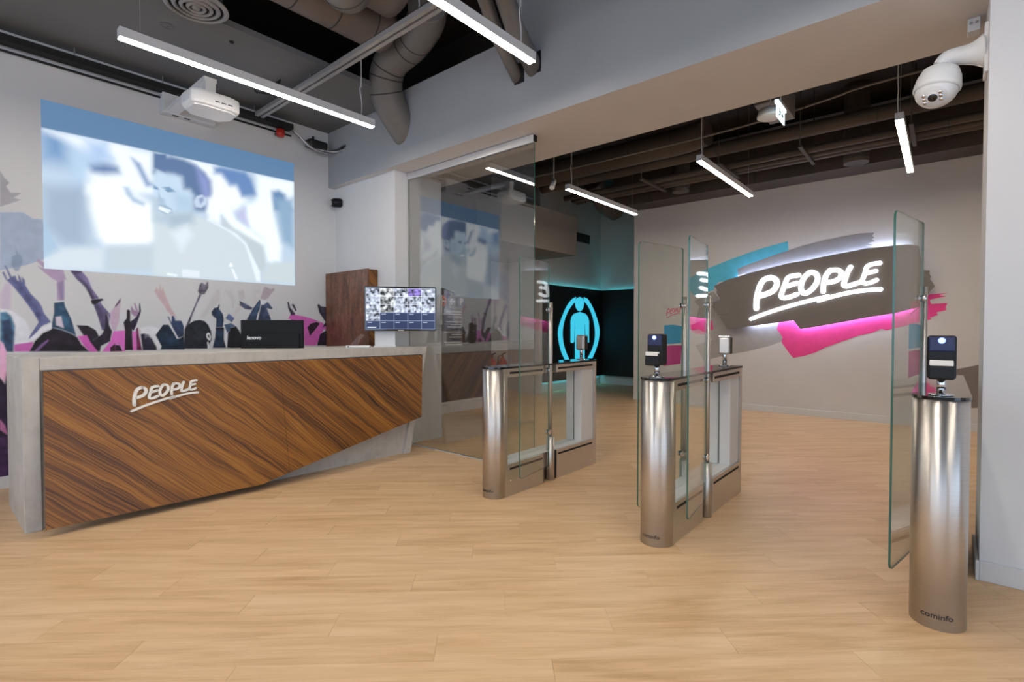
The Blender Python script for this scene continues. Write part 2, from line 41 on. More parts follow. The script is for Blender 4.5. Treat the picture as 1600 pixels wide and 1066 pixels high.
# ------------------------------------------------------------ helpers
def lin(c):
    return tuple(((v/255/12.92) if v/255 <= .04045 else ((v/255+.055)/1.055)**2.4) for v in c)
class NT:
    def __init__(s, name):
        s.m = bpy.data.materials.new(name); s.m.use_nodes = True; s.t = s.m.node_tree; s.n = s.t.nodes
        s.b = s.n['Principled BSDF']; s.out = s.n['Material Output']
    def add(s, typ, **kw):
        n = s.n.new(typ)
        for k, v in kw.items(): setattr(n, k, v)
        return n
    def link(s, a, b): s.t.links.new(a, b)
    def math(s, op, a, b=None, c=None):
        n = s.add('ShaderNodeMath', operation=op)
        for i, v in enumerate((a, b, c)):
            if v is None: continue
            if isinstance(v, (int, float)): n.inputs[i].default_value = v
            else: s.link(v, n.inputs[i])
        return n.outputs[0]
    def ramp(s, fac, stops, interp='LINEAR'):
        n = s.add('ShaderNodeValToRGB'); e = n.color_ramp.elements; n.color_ramp.interpolation = interp
        while len(e) < len(stops): e.new(.5)
        for x, (p, c) in zip(e, stops): x.position = p; x.color = (*c, 1)
        s.link(fac, n.inputs[0]); return n.outputs[0]
    def noise(s, vec, scale, detail=3, rough=.5, dist=0):
        n = s.add('ShaderNodeTexNoise'); n.inputs['Scale'].default_value = scale; n.inputs['Detail'].default_value = detail
        n.inputs['Roughness'].default_value = rough; n.inputs['Distortion'].default_value = dist
        if vec is not None: s.link(vec, n.inputs['Vector'])
        return n.outputs[0]
    def mapping(s, src, loc=(0, 0, 0), rot=(0, 0, 0), scale=(1, 1, 1)):
        n = s.add('ShaderNodeMapping'); n.inputs[1].default_value = loc; n.inputs[2].default_value = rot; n.inputs[3].default_value = scale
        s.link(src, n.inputs[0]); return n.outputs[0]
    def bump(s, h, strength, dist=.01):
        n = s.add('ShaderNodeBump'); n.inputs['Strength'].default_value = strength; n.inputs['Distance'].default_value = dist
        s.link(h, n.inputs['Height']); s.link(n.outputs[0], s.b.inputs['Normal'])
def pmat(name, col, rough=.5, metal=0, spec=.5, var=0, vscale=6, bump=0, bscale=200, stretch=None, emit=None, es=0, coat=0):
    t = NT(name); b = t.b
    b.inputs['Base Color'].default_value = (*col, 1); b.inputs['Roughness'].default_value = rough
    b.inputs['Metallic'].default_value = metal; b.inputs['Specular IOR Level'].default_value = spec
    b.inputs['Coat Weight'].default_value = coat
    if emit: b.inputs['Emission Color'].default_value = (*emit, 1); b.inputs['Emission Strength'].default_value = es
    g = t.add('ShaderNodeNewGeometry').outputs['Position']
    if stretch: g = t.mapping(g, scale=stretch)
    if var:
        n = t.noise(g, vscale, 4, .6)
        lo = tuple(c*(1-var) for c in col); hi = tuple(min(1, c*(1+var)) for c in col)
        t.link(t.ramp(n, [(.3, lo), (.7, hi)]), b.inputs['Base Color'])
    if bump: t.bump(t.noise(g, bscale, 2), bump, .002)
    return t.m
def emat(name, col, s):
    t = NT(name); t.n.remove(t.b); e = t.add('ShaderNodeEmission'); e.inputs[0].default_value = (*col, 1); e.inputs[1].default_value = s
    t.link(e.outputs[0], t.out.inputs[0]); return t.m
def vcol_mat(name, emit=0, rough=.7, basefac=1.0):
    t = NT(name); a = t.add('ShaderNodeAttribute'); a.attribute_name = 'paint'
    if emit:
        t.link(a.outputs['Color'], t.b.inputs['Emission Color']); t.b.inputs['Emission Strength'].default_value = emit
        t.b.inputs['Base Color'].default_value = (.5*basefac,)*3+(1,)
    else: t.link(a.outputs['Color'], t.b.inputs['Base Color'])
    t.b.inputs['Roughness'].default_value = rough; return t.m

M = {}
WALLC = (.635, .64, .66)
M['wall'] = pmat('wall_paint', WALLC, .8, var=.03, vscale=1.5, bump=.08, bscale=300)
M['wall_grey'] = pmat('wall_paint_grey', (.33, .345, .37), .8, var=.03, vscale=1.5, bump=.08, bscale=300)
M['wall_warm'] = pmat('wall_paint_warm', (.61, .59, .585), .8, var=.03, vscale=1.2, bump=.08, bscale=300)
M['wall_brown'] = pmat('wall_paint_brown', (.062, .047, .036), .6, var=.06, vscale=2)
M['wall_taupe'] = pmat('wall_paint_taupe', (.20, .175, .155), .8, var=.05, vscale=1.5)
M['wall_dark'] = pmat('wall_paint_dark', (.028, .022, .02), .8, var=.1, vscale=2)
M['baseboard'] = pmat('baseboard_white', (.62, .62, .62), .5, var=.02, vscale=3)
M['ceil_board'] = pmat('ceiling_board_grey', (.14, .14, .145), .8, var=.05, vscale=1.2)
M['ceil_slab'] = pmat('ceiling_slab_brown', (.03, .021, .017), .85, var=.15, vscale=2, bump=.2, bscale=30)
M['duct'] = pmat('duct_grey', (.19, .175, .165), .55, metal=.25, var=.1, vscale=3)
M['duct_brown'] = pmat('duct_brown', (.068, .05, .039), .6, metal=.1, var=.12, vscale=2.5)
M['duct_front'] = pmat('duct_warm_grey', (.17, .138, .12), .55, metal=.15, var=.12, vscale=2.5)
M['duct_dark'] = pmat('duct_seam_dark', (.05, .045, .04), .7, var=.1)
M['strut'] = pmat('strut_grey', (.34, .33, .33), .5, metal=.3, var=.05)
M['white_plastic'] = pmat('white_plastic', (.74, .75, .77), .35, var=.02, vscale=8)
M['white_metal'] = pmat('white_coated_metal', (.66, .66, .67), .45, var=.02)
M['black_plastic'] = pmat('black_plastic', (.006, .006, .007), .42, spec=.3, var=.1)
M['black_gloss'] = pmat('black_gloss', (.004, .004, .005), .08, var=.1, coat=.5)
M['black_soft'] = pmat('black_soft_plastic', (.006, .006, .0065), .55, spec=.25, var=.1)
M['black_matt'] = pmat('black_matt', (.006, .006, .006), .8, var=.1)
M['black_panel'] = pmat('black_panel', (.008, .007, .007), .55, var=.1, vscale=3)
M['chrome'] = pmat('chrome', (.7, .7, .72), .12, metal=1, var=.02)
M['alu'] = pmat('aluminium_rail', (.72, .73, .75), .35, metal=.6, var=.03)
M['red'] = pmat('red_plastic', (.45, .02, .012), .35, var=.05)
M['red_sticker'] = pmat('red_sticker', (.62, .015, .09), .5, var=.03)
M['cyan_sticker'] = pmat('cyan_sticker', (.03, .33, .52), .5, var=.03)
M['pink_sticker'] = pmat('pink_sticker', (.70, .025, .22), .5, var=.03)
M['white_print'] = pmat('white_print', (.8, .8, .8), .5, var=.02)
M['dark_print'] = pmat('dark_print', (.02, .02, .025), .5, var=.05)
M['orange_print'] = pmat('orange_print', (.62, .14, .05), .5, var=.03)
M['blue_print'] = pmat('blue_print', (.12, .15, .26), .5, var=.03)
M['grey_print'] = pmat('grey_print', (.18, .165, .165), .5, var=.03)
M['paint_blue'] = pmat('wall_paint_blue', (.10, .52, .72), .7, var=.08, vscale=8)
M['paint_grey'] = pmat('wall_paint_stroke_grey', (.25, .24, .25), .75, var=.06, vscale=8)
M['paint_grey2'] = pmat('wall_paint_stroke_taupe', (.36, .34, .33), .75, var=.06, vscale=8)
M['paint_pink'] = pmat('wall_paint_pink', (.80, .055, .26), .7, var=.06, vscale=8)
M['paint_brown'] = pmat('wall_paint_stroke_brown', (.20, .17, .16), .75, var=.06, vscale=8)
M['sign_board'] = pmat('sign_board_taupe', (.175, .155, .145), .6, var=.06, vscale=3)
M['glass_edge'] = pmat('glass_edge_green', (.03, .12, .09), .15, var=.1, coat=.4)
M['cable_white'] = pmat('cable_white', (.6, .6, .6), .5, var=.02)
M['cable_black'] = pmat('cable_black', (.012, .012, .012), .5, var=.05)
M['foil'] = pmat('foil_sleeve', (.5, .5, .52), .3, metal=.8, var=.2, vscale=60, bump=.6, bscale=90)
M['letter_white'] = pmat('letter_white', (.78, .76, .72), .4, var=.02)
M['lamp'] = emat('lamp_diffuser', (1.0, .91, .79), 66.0)
M['lamp_back'] = emat('lamp_diffuser_warm', (1.0, .89, .74), 58.0)
M['sign_light'] = emat('sign_letter_light', (.92, .96, 1.0), 3.2)
M['sign_led'] = emat('sign_backlight', (.62, .72, 1.0), 55.0)
M['cyan_light'] = emat('cyan_light', (.05, .52, .72), 1.15)
M['cyan_led'] = emat('cyan_led_strip', (.05, .62, .72), 14.0)
M['exit_light'] = emat('exit_sign_light', (.75, .95, 1.0), 2.2)
M['blue_led'] = emat('blue_led', (.25, .35, 1.0), 3.0)
M['white_led'] = emat('white_led', (.9, .95, 1.0), 2.5)
M['blue_acrylic'] = pmat('blue_tinted_acrylic', (.008, .012, .06), .35, var=.05, coat=0, emit=(.02, .03, .25), es=.06)
M['mural'] = vcol_mat('mural_print')
M['projection'] = vcol_mat('projection_light', 1.0, .8, .15)
M['screen'] = vcol_mat('screen_light', 1.15, .2, .02)

def glass(name, tint, f0=.04):
    t = NT(name); t.n.remove(t.b)
    lw = t.add('ShaderNodeLayerWeight'); lw.inputs[0].default_value = .5
    p = t.math('POWER', lw.outputs['Facing'], 5.0)
    fac = t.math('ADD', t.math('MULTIPLY', p, 1-f0), f0)
    tr = t.add('ShaderNodeBsdfTransparent'); tr.inputs[0].default_value = (*tint, 1)
    gl = t.add('ShaderNodeBsdfGlossy'); gl.inputs['Roughness'].default_value = .0; gl.inputs[0].default_value = (1, 1, 1, 1)
    mx = t.add('ShaderNodeMixShader'); t.link(fac, mx.inputs[0]); t.link(tr.outputs[0], mx.inputs[1]); t.link(gl.outputs[0], mx.inputs[2])
    t.link(mx.outputs[0], t.out.inputs[0]); return t.m
M['glass'] = glass('clear_glass', (.95, .975, .965), .042)
M['glass_part'] = glass('partition_glass', (.85, .87, .87), .145)

def mk_floor():
    t = NT('floor_oak_vinyl'); g = t.add('ShaderNodeNewGeometry').outputs['Position']
    v = t.mapping(g, rot=(0, 0, R(47.5)))
    sp = t.add('ShaderNodeSeparateXYZ'); t.link(v, sp.inputs[0])
    row = t.math('FLOOR', t.math('DIVIDE', sp.outputs[1], .18))
    sh = t.math('FRACT', t.math('MULTIPLY', row, .381))
    col = t.math('FLOOR', t.math('ADD', t.math('DIVIDE', sp.outputs[0], 1.22), sh))
    cv = t.add('ShaderNodeCombineXYZ'); t.link(row, cv.inputs[0]); t.link(col, cv.inputs[1])
    wn = t.add('ShaderNodeTexWhiteNoise', noise_dimensions='2D'); t.link(cv.outputs[0], wn.inputs['Vector'])
    ad = t.add('ShaderNodeVectorMath', operation='MULTIPLY_ADD'); t.link(cv.outputs[0], ad.inputs[0]); ad.inputs[1].default_value = (3.7, 5.1, 0); t.link(v, ad.inputs[2])
    a = t.noise(t.mapping(ad.outputs[0], scale=(.9, 9, 1)), 1.6, 5, .6, .6)
    b = t.noise(t.mapping(ad.outputs[0], scale=(2, 70, 1)), 2.0, 4, .65)
    f = t.math('ADD', t.math('ADD', t.math('MULTIPLY', a, .72), t.math('MULTIPLY', b, .26)), t.math('MULTIPLY', wn.outputs[0], .10))
    c = t.ramp(f, [(.32, (.47, .28, .135)), (.5, (.62, .405, .222)), (.62, (.69, .475, .28)), (.8, (.755, .555, .355))])
    t.link(c, t.b.inputs['Base Color'])
    t.link(t.ramp(b, [(.2, (.30,)*3), (.8, (.42,)*3)]), t.b.inputs['Roughness'])
    t.b.inputs['Specular IOR Level'].default_value = .42
    t.bump(b, .06, .002); return t.m
M['floor'] = mk_floor()
M['joint'] = pmat('plank_joint', (.46, .30, .17), .8, var=.1)

def mk_wood(name, rot, stops, s=1.0, rough=.32, sy=1.0):
    t = NT(name); g = t.add('ShaderNodeNewGeometry').outputs['Position']
    m = t.mapping(g, rot=rot)
    wv = t.noise(t.mapping(m, scale=(1.6, 5*sy, 5)), 1.0, 3, .5)      # waviness across the grain
    ad = t.add('ShaderNodeVectorMath', operation='ADD'); cx = t.add('ShaderNodeCombineXYZ')
    off = t.math('MULTIPLY', t.math('SUBTRACT', wv, .5), .11); t.link(off, cx.inputs[2])
    if sy > .5: t.link(off, cx.inputs[1])
    t.link(m, ad.inputs[0]); t.link(cx.outputs[0], ad.inputs[1]); m = ad.outputs[0]
    a = t.noise(t.mapping(m, scale=(.16*s, 6*s*sy, 6*s)), 2.0, 3, .55)
    b = t.noise(t.mapping(m, scale=(.5*s, 62*s*sy, 62*s)), 2.0, 4, .65)
    c = t.noise(t.mapping(m, scale=(.14*s, 9*s*sy, 9*s)), 1.6, 2, .5)
    w = t.math('SINE', t.math('MULTIPLY', c, 75.0))
    f = t.math('ADD', t.math('ADD', t.math('MULTIPLY', a, .46), t.math('MULTIPLY', b, .44)), t.math('MULTIPLY', w, .055))
    t.link(t.ramp(f, stops), t.b.inputs['Base Color'])
    t.b.inputs['Roughness'].default_value = rough; t.bump(b, .04, .002); return t.m
WS = [(.27, (.030, .0095, .0022)), (.37, (.105, .036, .0055)), (.45, (.21, .078, .010)), (.55, (.31, .125, .016)), (.70, (.40, .185, .032))]
M['wood'] = mk_wood('zebrano_veneer', (0, R(-43), 0), WS, rough=.42, sy=.02)
M['wood2'] = mk_wood('zebrano_veneer_dark', (R(-30), 0, R(0)), [(.28, (.04, .016, .010)), (.42, (.12, .048, .027)), (.56, (.23, .10, .058)), (.70, (.31, .15, .09))], 1.0, .3)
M['wood2'].node_tree.nodes  # vertical grain board uses its own rotation
for n in M['wood2'].node_tree.nodes:
    if n.type == 'MAPPING' and tuple(n.inputs[3].default_value) == (1, 1, 1): n.inputs[2].default_value = (0, R(90-12), 0)

def mk_concrete():
    t = NT('concrete_grey'); g = t.add('ShaderNodeNewGeometry').outputs['Position']
    a = t.noise(g, 5, 5, .62, .4); b = t.noise(t.mapping(g, scale=(1, 1, .25)), 30, 3, .6)
    f = t.math('ADD', t.math('MULTIPLY', a, .7), t.math('MULTIPLY', b, .3))
    t.link(t.ramp(f, [(.3, (.40, .375, .345)), (.5, (.50, .475, .44)), (.72, (.58, .555, .52))]), t.b.inputs['Base Color'])
    t.b.inputs['Roughness'].default_value = .45; t.bump(a, .05, .01); return t.m
M['concrete'] = mk_concrete()
ANI = 0.25
def mk_steel():
    t = NT('brushed_steel'); g = t.add('ShaderNodeNewGeometry').outputs['Position']
    n = t.noise(t.mapping(g, scale=(6, 6, 400)), 1, 2, .6)
    m = t.noise(g, 2.2, 3, .6)
    t.link(t.ramp(t.math('ADD', t.math('MULTIPLY', n, .5), t.math('MULTIPLY', m, .5)), [(.3, (.56, .53, .50)), (.7, (.68, .65, .62))]), t.b.inputs['Base Color'])
    t.b.inputs['Metallic'].default_value = 1; t.b.inputs['Roughness'].default_value = .36
    tn = t.add('ShaderNodeTangent', direction_type='RADIAL', axis='Z'); t.link(tn.outputs[0], t.b.inputs['Tangent'])
    t.b.inputs['Anisotropic'].default_value = .85; t.b.inputs['Anisotropic Rotation'].default_value = ANI
    return t.m
M['steel'] = mk_steel()

# ------------------------------------------------------------ mesh builder
class MB:
    def __init__(s): s.v = []; s.f = []; s.mi = []; s.sm = []
    def add(s, vs, fs, mi=0, sm=False):
        o = len(s.v); s.v += [tuple(map(float, p)) for p in vs]
        for f in fs: s.f.append(tuple(i+o for i in f)); s.mi.append(mi); s.sm.append(sm)
        return s
    def box(s, x0, x1, y0, y1, z0, z1, mi=0):
        v = [(x, y, z) for z in (z0, z1) for y in (y0, y1) for x in (x0, x1)]
        return s.add(v, [(0, 2, 3, 1), (4, 5, 7, 6), (0, 1, 5, 4), (2, 6, 7, 3), (0, 4, 6, 2), (1, 3, 7, 5)], mi)
    def bbox(s, x0, x1, y0, y1, z0, z1, b, mi=0, seg=2):
        bm = bmesh.new(); bmesh.ops.create_cube(bm, size=1)
        for v in bm.verts: v.co = Vector(((x0+x1)/2+v.co.x*(x1-x0), (y0+y1)/2+v.co.y*(y1-y0), (z0+z1)/2+v.co.z*(z1-z0)))
        bmesh.ops.bevel(bm, geom=bm.edges[:], offset=b, segments=seg, affect='EDGES', profile=.5)
        bm.verts.index_update(); s.add([v.co[:] for v in bm.verts], [[v.index for v in f.verts] for f in bm.faces], mi); bm.free(); return s
    def tube(s, path, r, seg=14, caps=True, mi=0, closed=False):
        P = [Vector(p) for p in path]; n = len(P); rr = r if isinstance(r, (list, tuple)) else [r]*n
        up = None; vs = []; fs = []
        for i, p in enumerate(P):
            d = (P[min(i+1, n-1)]-P[max(i-1, 0)]).normalized()
            if up is None:
                up = Vector((0, 0, 1)) if abs(d.z) < .9 else Vector((1, 0, 0))
            a = d.cross(up)
            if a.length < 1e-6: a = d.orthogonal()
            a.normalize(); b = a.cross(d).normalized(); up = b
            for k in range(seg):
                t = 2*math.pi*k/seg; vs.append(p+(a*math.cos(t)+b*math.sin(t))*rr[i])
        for i in range(n-1):
            for k in range(seg): fs.append((i*seg+k, i*seg+(k+1) % seg, (i+1)*seg+(k+1) % seg, (i+1)*seg+k))
        s.add(vs, fs, mi, True)
        if caps:
            o = len(s.v)-len(vs)
            s.f.append(tuple(o+k for k in range(seg))[::-1]); s.mi.append(mi); s.sm.append(False)
            s.f.append(tuple(o+(n-1)*seg+k for k in range(seg))); s.mi.append(mi); s.sm.append(False)
        return s
    def lathe(s, prof, origin, axis=(0, 0, 1), seg=32, mi=0, sm=True):
        ax = Vector(axis).normalized(); a = ax.orthogonal().normalized(); b = ax.cross(a); O = Vector(origin); vs = []; fs = []
        for r, h in prof:
            for k in range(seg):
                t = 2*math.pi*k/seg; vs.append(O+ax*h+(a*math.cos(t)+b*math.sin(t))*r)
        for i in range(len(prof)-1):
            for k in range(seg): fs.append((i*seg+k, i*seg+(k+1) % seg, (i+1)*seg+(k+1) % seg, (i+1)*seg+k))
        return s.add(vs, fs, mi, sm)
    def prism(s, poly, fn, d0, d1, mi=0, mside=None, sm=False):
        n = len(poly); vs = [fn(u, v, d0) for u, v in poly]+[fn(u, v, d1) for u, v in poly]
        s.add(vs, [tuple(range(n))[::-1], tuple(range(n, 2*n))], mi)
        o = len(s.v)-2*n
        for i in range(n):
            j = (i+1) % n; s.f.append((o+i, o+j, o+n+j, o+n+i)); s.mi.append(mi if mside is None else mside); s.sm.append(sm)
        return s
    def ribbon(s, pts, w, fn, d0, d1, mi=0):
        q = smooth(pts, 6); n = len(q); L = []; Rr = []
        for i in range(n):
            a = q[max(i-1, 0)]; b = q[min(i+1, n-1)]; dx, dy = b[0]-a[0], b[1]-a[1]; l = math.hypot(dx, dy) or 1
            nx, ny = -dy/l*w/2, dx/l*w/2; L.append((q[i][0]+nx, q[i][1]+ny)); Rr.append((q[i][0]-nx, q[i][1]-ny))
        for i in range(n-1): s.prism([L[i], L[i+1], Rr[i+1], Rr[i]], fn, d0, d1, mi)
        for c in (q[0], q[-1]):
            s.prism([(c[0]+w/2*math.cos(2*math.pi*k/14), c[1]+w/2*math.sin(2*math.pi*k/14)) for k in range(14)], fn, d0, d1, mi)
        return s
    def build(s, name, mat, parent=None, bev=0):
        me = bpy.data.meshes.new(name); off = parent_world(parent)
        me.from_pydata([(x-off[0], y-off[1], z-off[2]) for x, y, z in s.v], [], s.f)
        for m in (mat if isinstance(mat, (list, tuple)) else [mat]): me.materials.append(M[m] if isinstance(m, str) else m)
        me.polygons.foreach_set('material_index', s.mi); me.polygons.foreach_set('use_smooth', s.sm)
        bm = bmesh.new(); bm.from_mesh(me); bmesh.ops.recalc_face_normals(bm, faces=bm.faces); bm.to_mesh(me); bm.free()
        me.update()
        o = bpy.data.objects.new(name, me); COL.objects.link(o)
        if parent: o.parent = parent
        if bev:
            b = o.modifiers.new('bevel', 'BEVEL'); b.width = bev; b.segments = 2; b.limit_method = 'ANGLE'; b.angle_limit = R(50)
        return o
LOCAL = set()
def parent_world(p):
    """offset between world coordinates and the parent's own space (zero for things built in local space)"""
    off = [0, 0, 0]
    while p is not None:
        if p.name in LOCAL: return off
        off = [off[i]+p.location[i] for i in range(3)]; p = p.parent
    return off
def smooth(pts, k=5):
    if len(pts) < 3: return list(pts)
    P = [pts[0]]+list(pts)+[pts[-1]]; out = []
    for i in range(1, len(P)-2):
        a, b, c, d = P[i-1], P[i], P[i+1], P[i+2]
        for j in range(k):
            t = j/k
            out.append(tuple(.5*(2*b[m]+(c[m]-a[m])*t+(2*a[m]-5*b[m]+4*c[m]-d[m])*t*t+(-a[m]+3*b[m]-3*c[m]+d[m])*t**3) for m in range(len(b))))
    out.append(tuple(pts[-1])); return out
def tag(o, label, cat=None, group=None, kind=None):
    o['label'] = label
    if cat: o['category'] = cat
    if group: o['group'] = group
    if kind: o['kind'] = kind
    return o
def thing(name, label, cat, loc=(0, 0, 0), group=None, rz=0, local=False):
    o = bpy.data.objects.new(name, None); COL.objects.link(o); o.location = loc; o.rotation_euler = (0, 0, rz); o.empty_display_size = .1
    if local: LOCAL.add(o.name)
    return tag(o, label, cat, group)
def struct(name, mb, mat, label=None, bev=0):
    o = mb.build(name, mat, None, bev); o['kind'] = 'structure'
    if label: o['label'] = label
    return o
def copy_tree(o, parent=None):
    c = o.copy(); COL.objects.link(c); c.parent = parent
    if o.name in LOCAL: LOCAL.add(c.name)
    for ch in o.children: copy_tree(ch, c)
    return c
def B(*a): return MB().box(*a)

# ------------------------------------------------------------ raster painter for flat prints
def with_rims(shapes):
    out = []
    for c, al, bl, poly in shapes:
        if sum(c) < 330 and al == 1 and bl <= 6:
            out.append(((210, 210, 220), .32, 6, [(x+.008, z+.007) for x, z in poly]))
        out.append((c, al, bl, poly))
        if sum(c) < 330 and al == 1 and 3 < bl <= 6:        # folds: lighter inner patch
            mx = sum(p[0] for p in poly)/len(poly); mz = sum(p[1] for p in poly)/len(poly)
            out.append((tuple(min(255, int(v*1.45+14)) for v in c), .3, 16, [(mx+(x-mx)*.45+.012, mz+(z-mz)*.62+.02) for x, z in poly]))
    return out
def paint(x0, x1, z0, z1, step, shapes, base, conv, grain=0):
    nx = int(round((x1-x0)/step))+1; nz = int(round((z1-z0)/step))+1
    img = np.zeros((nz, nx, 3)); img[:] = conv(base); cov = np.zeros((nz, nx))
    gx = x0+np.arange(nx)*step; gz = z0+np.arange(nz)*step
    NZ = np.random.default_rng(5).random((nz, nx))
    for _ in range(14): NZ = (NZ+np.roll(NZ, 1, 0)+np.roll(NZ, -1, 0)+np.roll(NZ, 1, 1)+np.roll(NZ, -1, 1))/5
    NZ = np.clip((NZ-NZ.mean())/NZ.std(), -2, 2)
    for c, al, blur, poly in shapes:
        pts = np.array(poly); bl = max(blur/1000.0, step*.6)
        i0 = max(0, int((pts[:, 0].min()-2*bl-x0)/step)); i1 = min(nx, int((pts[:, 0].max()+2*bl-x0)/step)+2)
        j0 = max(0, int((pts[:, 1].min()-2*bl-z0)/step)); j1 = min(nz, int((pts[:, 1].max()+2*bl-z0)/step)+2)
        if i1 <= i0 or j1 <= j0: continue
        X, Z = np.meshgrid(gx[i0:i1], gz[j0:j1]); ins = np.zeros(X.shape, bool); d2 = np.full(X.shape, 1e9); n = len(pts)
        for k in range(n):
            ax, az = pts[k]; bx, bz = pts[(k+1) % n]; dx, dz = bx-ax, bz-az
            if dx*dx+dz*dz < 1e-12: continue
            cr = ((az > Z) != (bz > Z)) & (X < dx*(Z-az)/(dz if abs(dz) > 1e-12 else 1e-12)+ax); ins ^= cr
            t = np.clip(((X-ax)*dx+(Z-az)*dz)/(dx*dx+dz*dz), 0, 1); d2 = np.minimum(d2, (X-ax-t*dx)**2+(Z-az-t*dz)**2)
        d = np.sqrt(d2)*np.where(ins, 1, -1); a = np.clip(.5+d/(2*bl), 0, 1); a = a*a*(3-2*a)*al
        tx = 1+grain*NZ[j0:j1, i0:i1, None]*(1.0 if sum(c) < 330 else .12) if grain else 1
        img[j0:j1, i0:i1] = img[j0:j1, i0:i1]*(1-a[..., None])+np.array(conv(c))*tx*a[..., None]
        cov[j0:j1, i0:i1] = np.maximum(cov[j0:j1, i0:i1], a)
    return gx, gz, img, cov
def paint_mesh(name, pos, img, keep, mat, parent):
    """pos: (nz,nx,3) vertex positions, img: linear colours, keep: (nz-1,nx-1) faces"""
    nz, nx = img.shape[:2]; idx = np.arange(nz*nx).reshape(nz, nx)
    q = np.stack([idx[:-1, :-1], idx[:-1, 1:], idx[1:, 1:], idx[1:, :-1]], -1)[keep]
    used, inv = np.unique(q, return_inverse=True); q = inv.reshape(-1, 4)
    P = pos.reshape(-1, 3)[used]-np.array(parent_world(parent)); C = img.reshape(-1, 3)[used]
    me = bpy.data.meshes.new(name); nf = len(q)
    me.vertices.add(len(P)); me.vertices.foreach_set('co', P.astype(np.float32).ravel())
    me.loops.add(nf*4); me.loops.foreach_set('vertex_index', q.astype(np.int32).ravel())
    me.polygons.add(nf); me.polygons.foreach_set('loop_start', (np.arange(nf)*4).astype(np.int32))
    me.update(calc_edges=True)
    at = me.color_attributes.new('paint', 'FLOAT_COLOR', 'POINT'); at.data.foreach_set('color', np.c_[C, np.ones(len(C))].astype(np.float32).ravel())
    me.materials.append(M[mat]); o = bpy.data.objects.new(name, me); COL.objects.link(o)
    if parent: o.parent = parent
    return o

# ============================================================ STRUCTURE
YL, XH, XC, XG, XP = 5.86, 3.385, 3.475, 3.655, 8.74
ZS, ZB, ZT = 3.06, 3.73, 4.45
# floor: planks laid diagonally
floor = struct('floor', B(-4.2, 11.2, -5.2, 7.6, -.06, -.0055), 'joint', 'pale oak plank floor laid diagonally through both rooms')
PL, PWd = 1.22, .18
pm = MB().bbox(-PL/2+.0005, PL/2-.0005, -PWd/2+.0004, PWd/2-.0004, -.005, 0, .0005, seg=1)
ca, sa = math.cos(R(-47.5)), math.sin(R(-47.5))
planks = []
for row in range(-70, 100):
    sh = (row*.381) % 1.0
    for col in range(-14, 14):
        u = (col-sh+.5)*PL; v = (row+.5)*PWd
        x = u*ca-v*sa; y = u*sa+v*ca
        if -4.1 < x < 11.1 and -5.1 < y < 7.5:
            dz = x*.7625+y*.647; dx = x*.647-y*.7625
            vis = dz > .9 and abs(dx) < dz*1.02+.7 and (x < 3.5 or -.6 < y < 4.9) 
            planks.append((0 if vis else 1, dz if vis else 99, x, y))
planks.sort(); p0 = None; stuff = MB()
for k, (hid, d, x, y) in enumerate(planks):
    if k < 300 and not hid:
        if p0 is None: p0 = pm.build('plank', 'floor', floor); o = p0
        else: o = p0.copy(); COL.objects.link(o)
        o.location = (x, y, 0); o.rotation_euler = (0, 0, R(-47.5))
    else:
        h, w = PL/2-.0005, PWd/2-.0004; vv = []
        for zz in (-.005, 0):
            for a, b in ((-h, -w), (h, -w), (h, w), (-h, w)): vv.append((x+a*ca-b*sa, y+a*sa+b*ca, zz))
        stuff.add(vv, [(4, 5, 6, 7), (0, 1, 5, 4), (1, 2, 6, 5), (2, 3, 7, 6), (3, 0, 4, 7)])
so = stuff.build('far_planks', 'floor', floor); so['kind'] = 'stuff'

# walls of the front room
wall_left = struct('wall_left', B(-4.1, XC+.6, YL, YL+.15, -.01, ZT), 'wall', 'tall pale wall behind the desk carrying the projection and the crowd mural')
struct('baseboard_left', B(-4, XC, YL-.014, YL, 0, .10), 'baseboard', 'white baseboard at the foot of the mural wall', .003)
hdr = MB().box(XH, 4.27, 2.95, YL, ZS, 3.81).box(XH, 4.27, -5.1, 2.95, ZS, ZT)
hdr.mi[0] = hdr.mi[6] = 1  # undersides get a lighter, warmer colour standing in for light bounced off the floor
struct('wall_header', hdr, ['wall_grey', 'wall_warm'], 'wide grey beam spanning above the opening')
struct('wall_header_upper', B(XH+.5, 4.27, 2.95, YL, 3.81, ZT), 'wall_dark', 'dark strip of wall above the grey beam')
struct('wall_column', B(XC, 4.15, 4.64, YL, -.01, ZS), 'wall', 'pale column between the desk and the glass partition')
cb = MB().box(XC-.014, 4.15, 4.626, 4.64, 0, .10).box(XC-.014, XC, 4.64, YL, 0, .10)
struct('baseboard_column', cb, 'baseboard', 'white baseboard around the pale column', .003)
struct('wall_right', B(3.58, 4.02, -5.1, -.155, -.01, ZS), 'wall', 'pale wall beside the right hand turnstile')
rb = MB().box(3.562, 3.58, -5, -.155, 0, .10).box(3.562, 4.02, -.155, -.14, 0, .10)
struct('baseboard_right', rb, 'baseboard', 'white baseboard of the wall beside the right hand turnstile', .003)
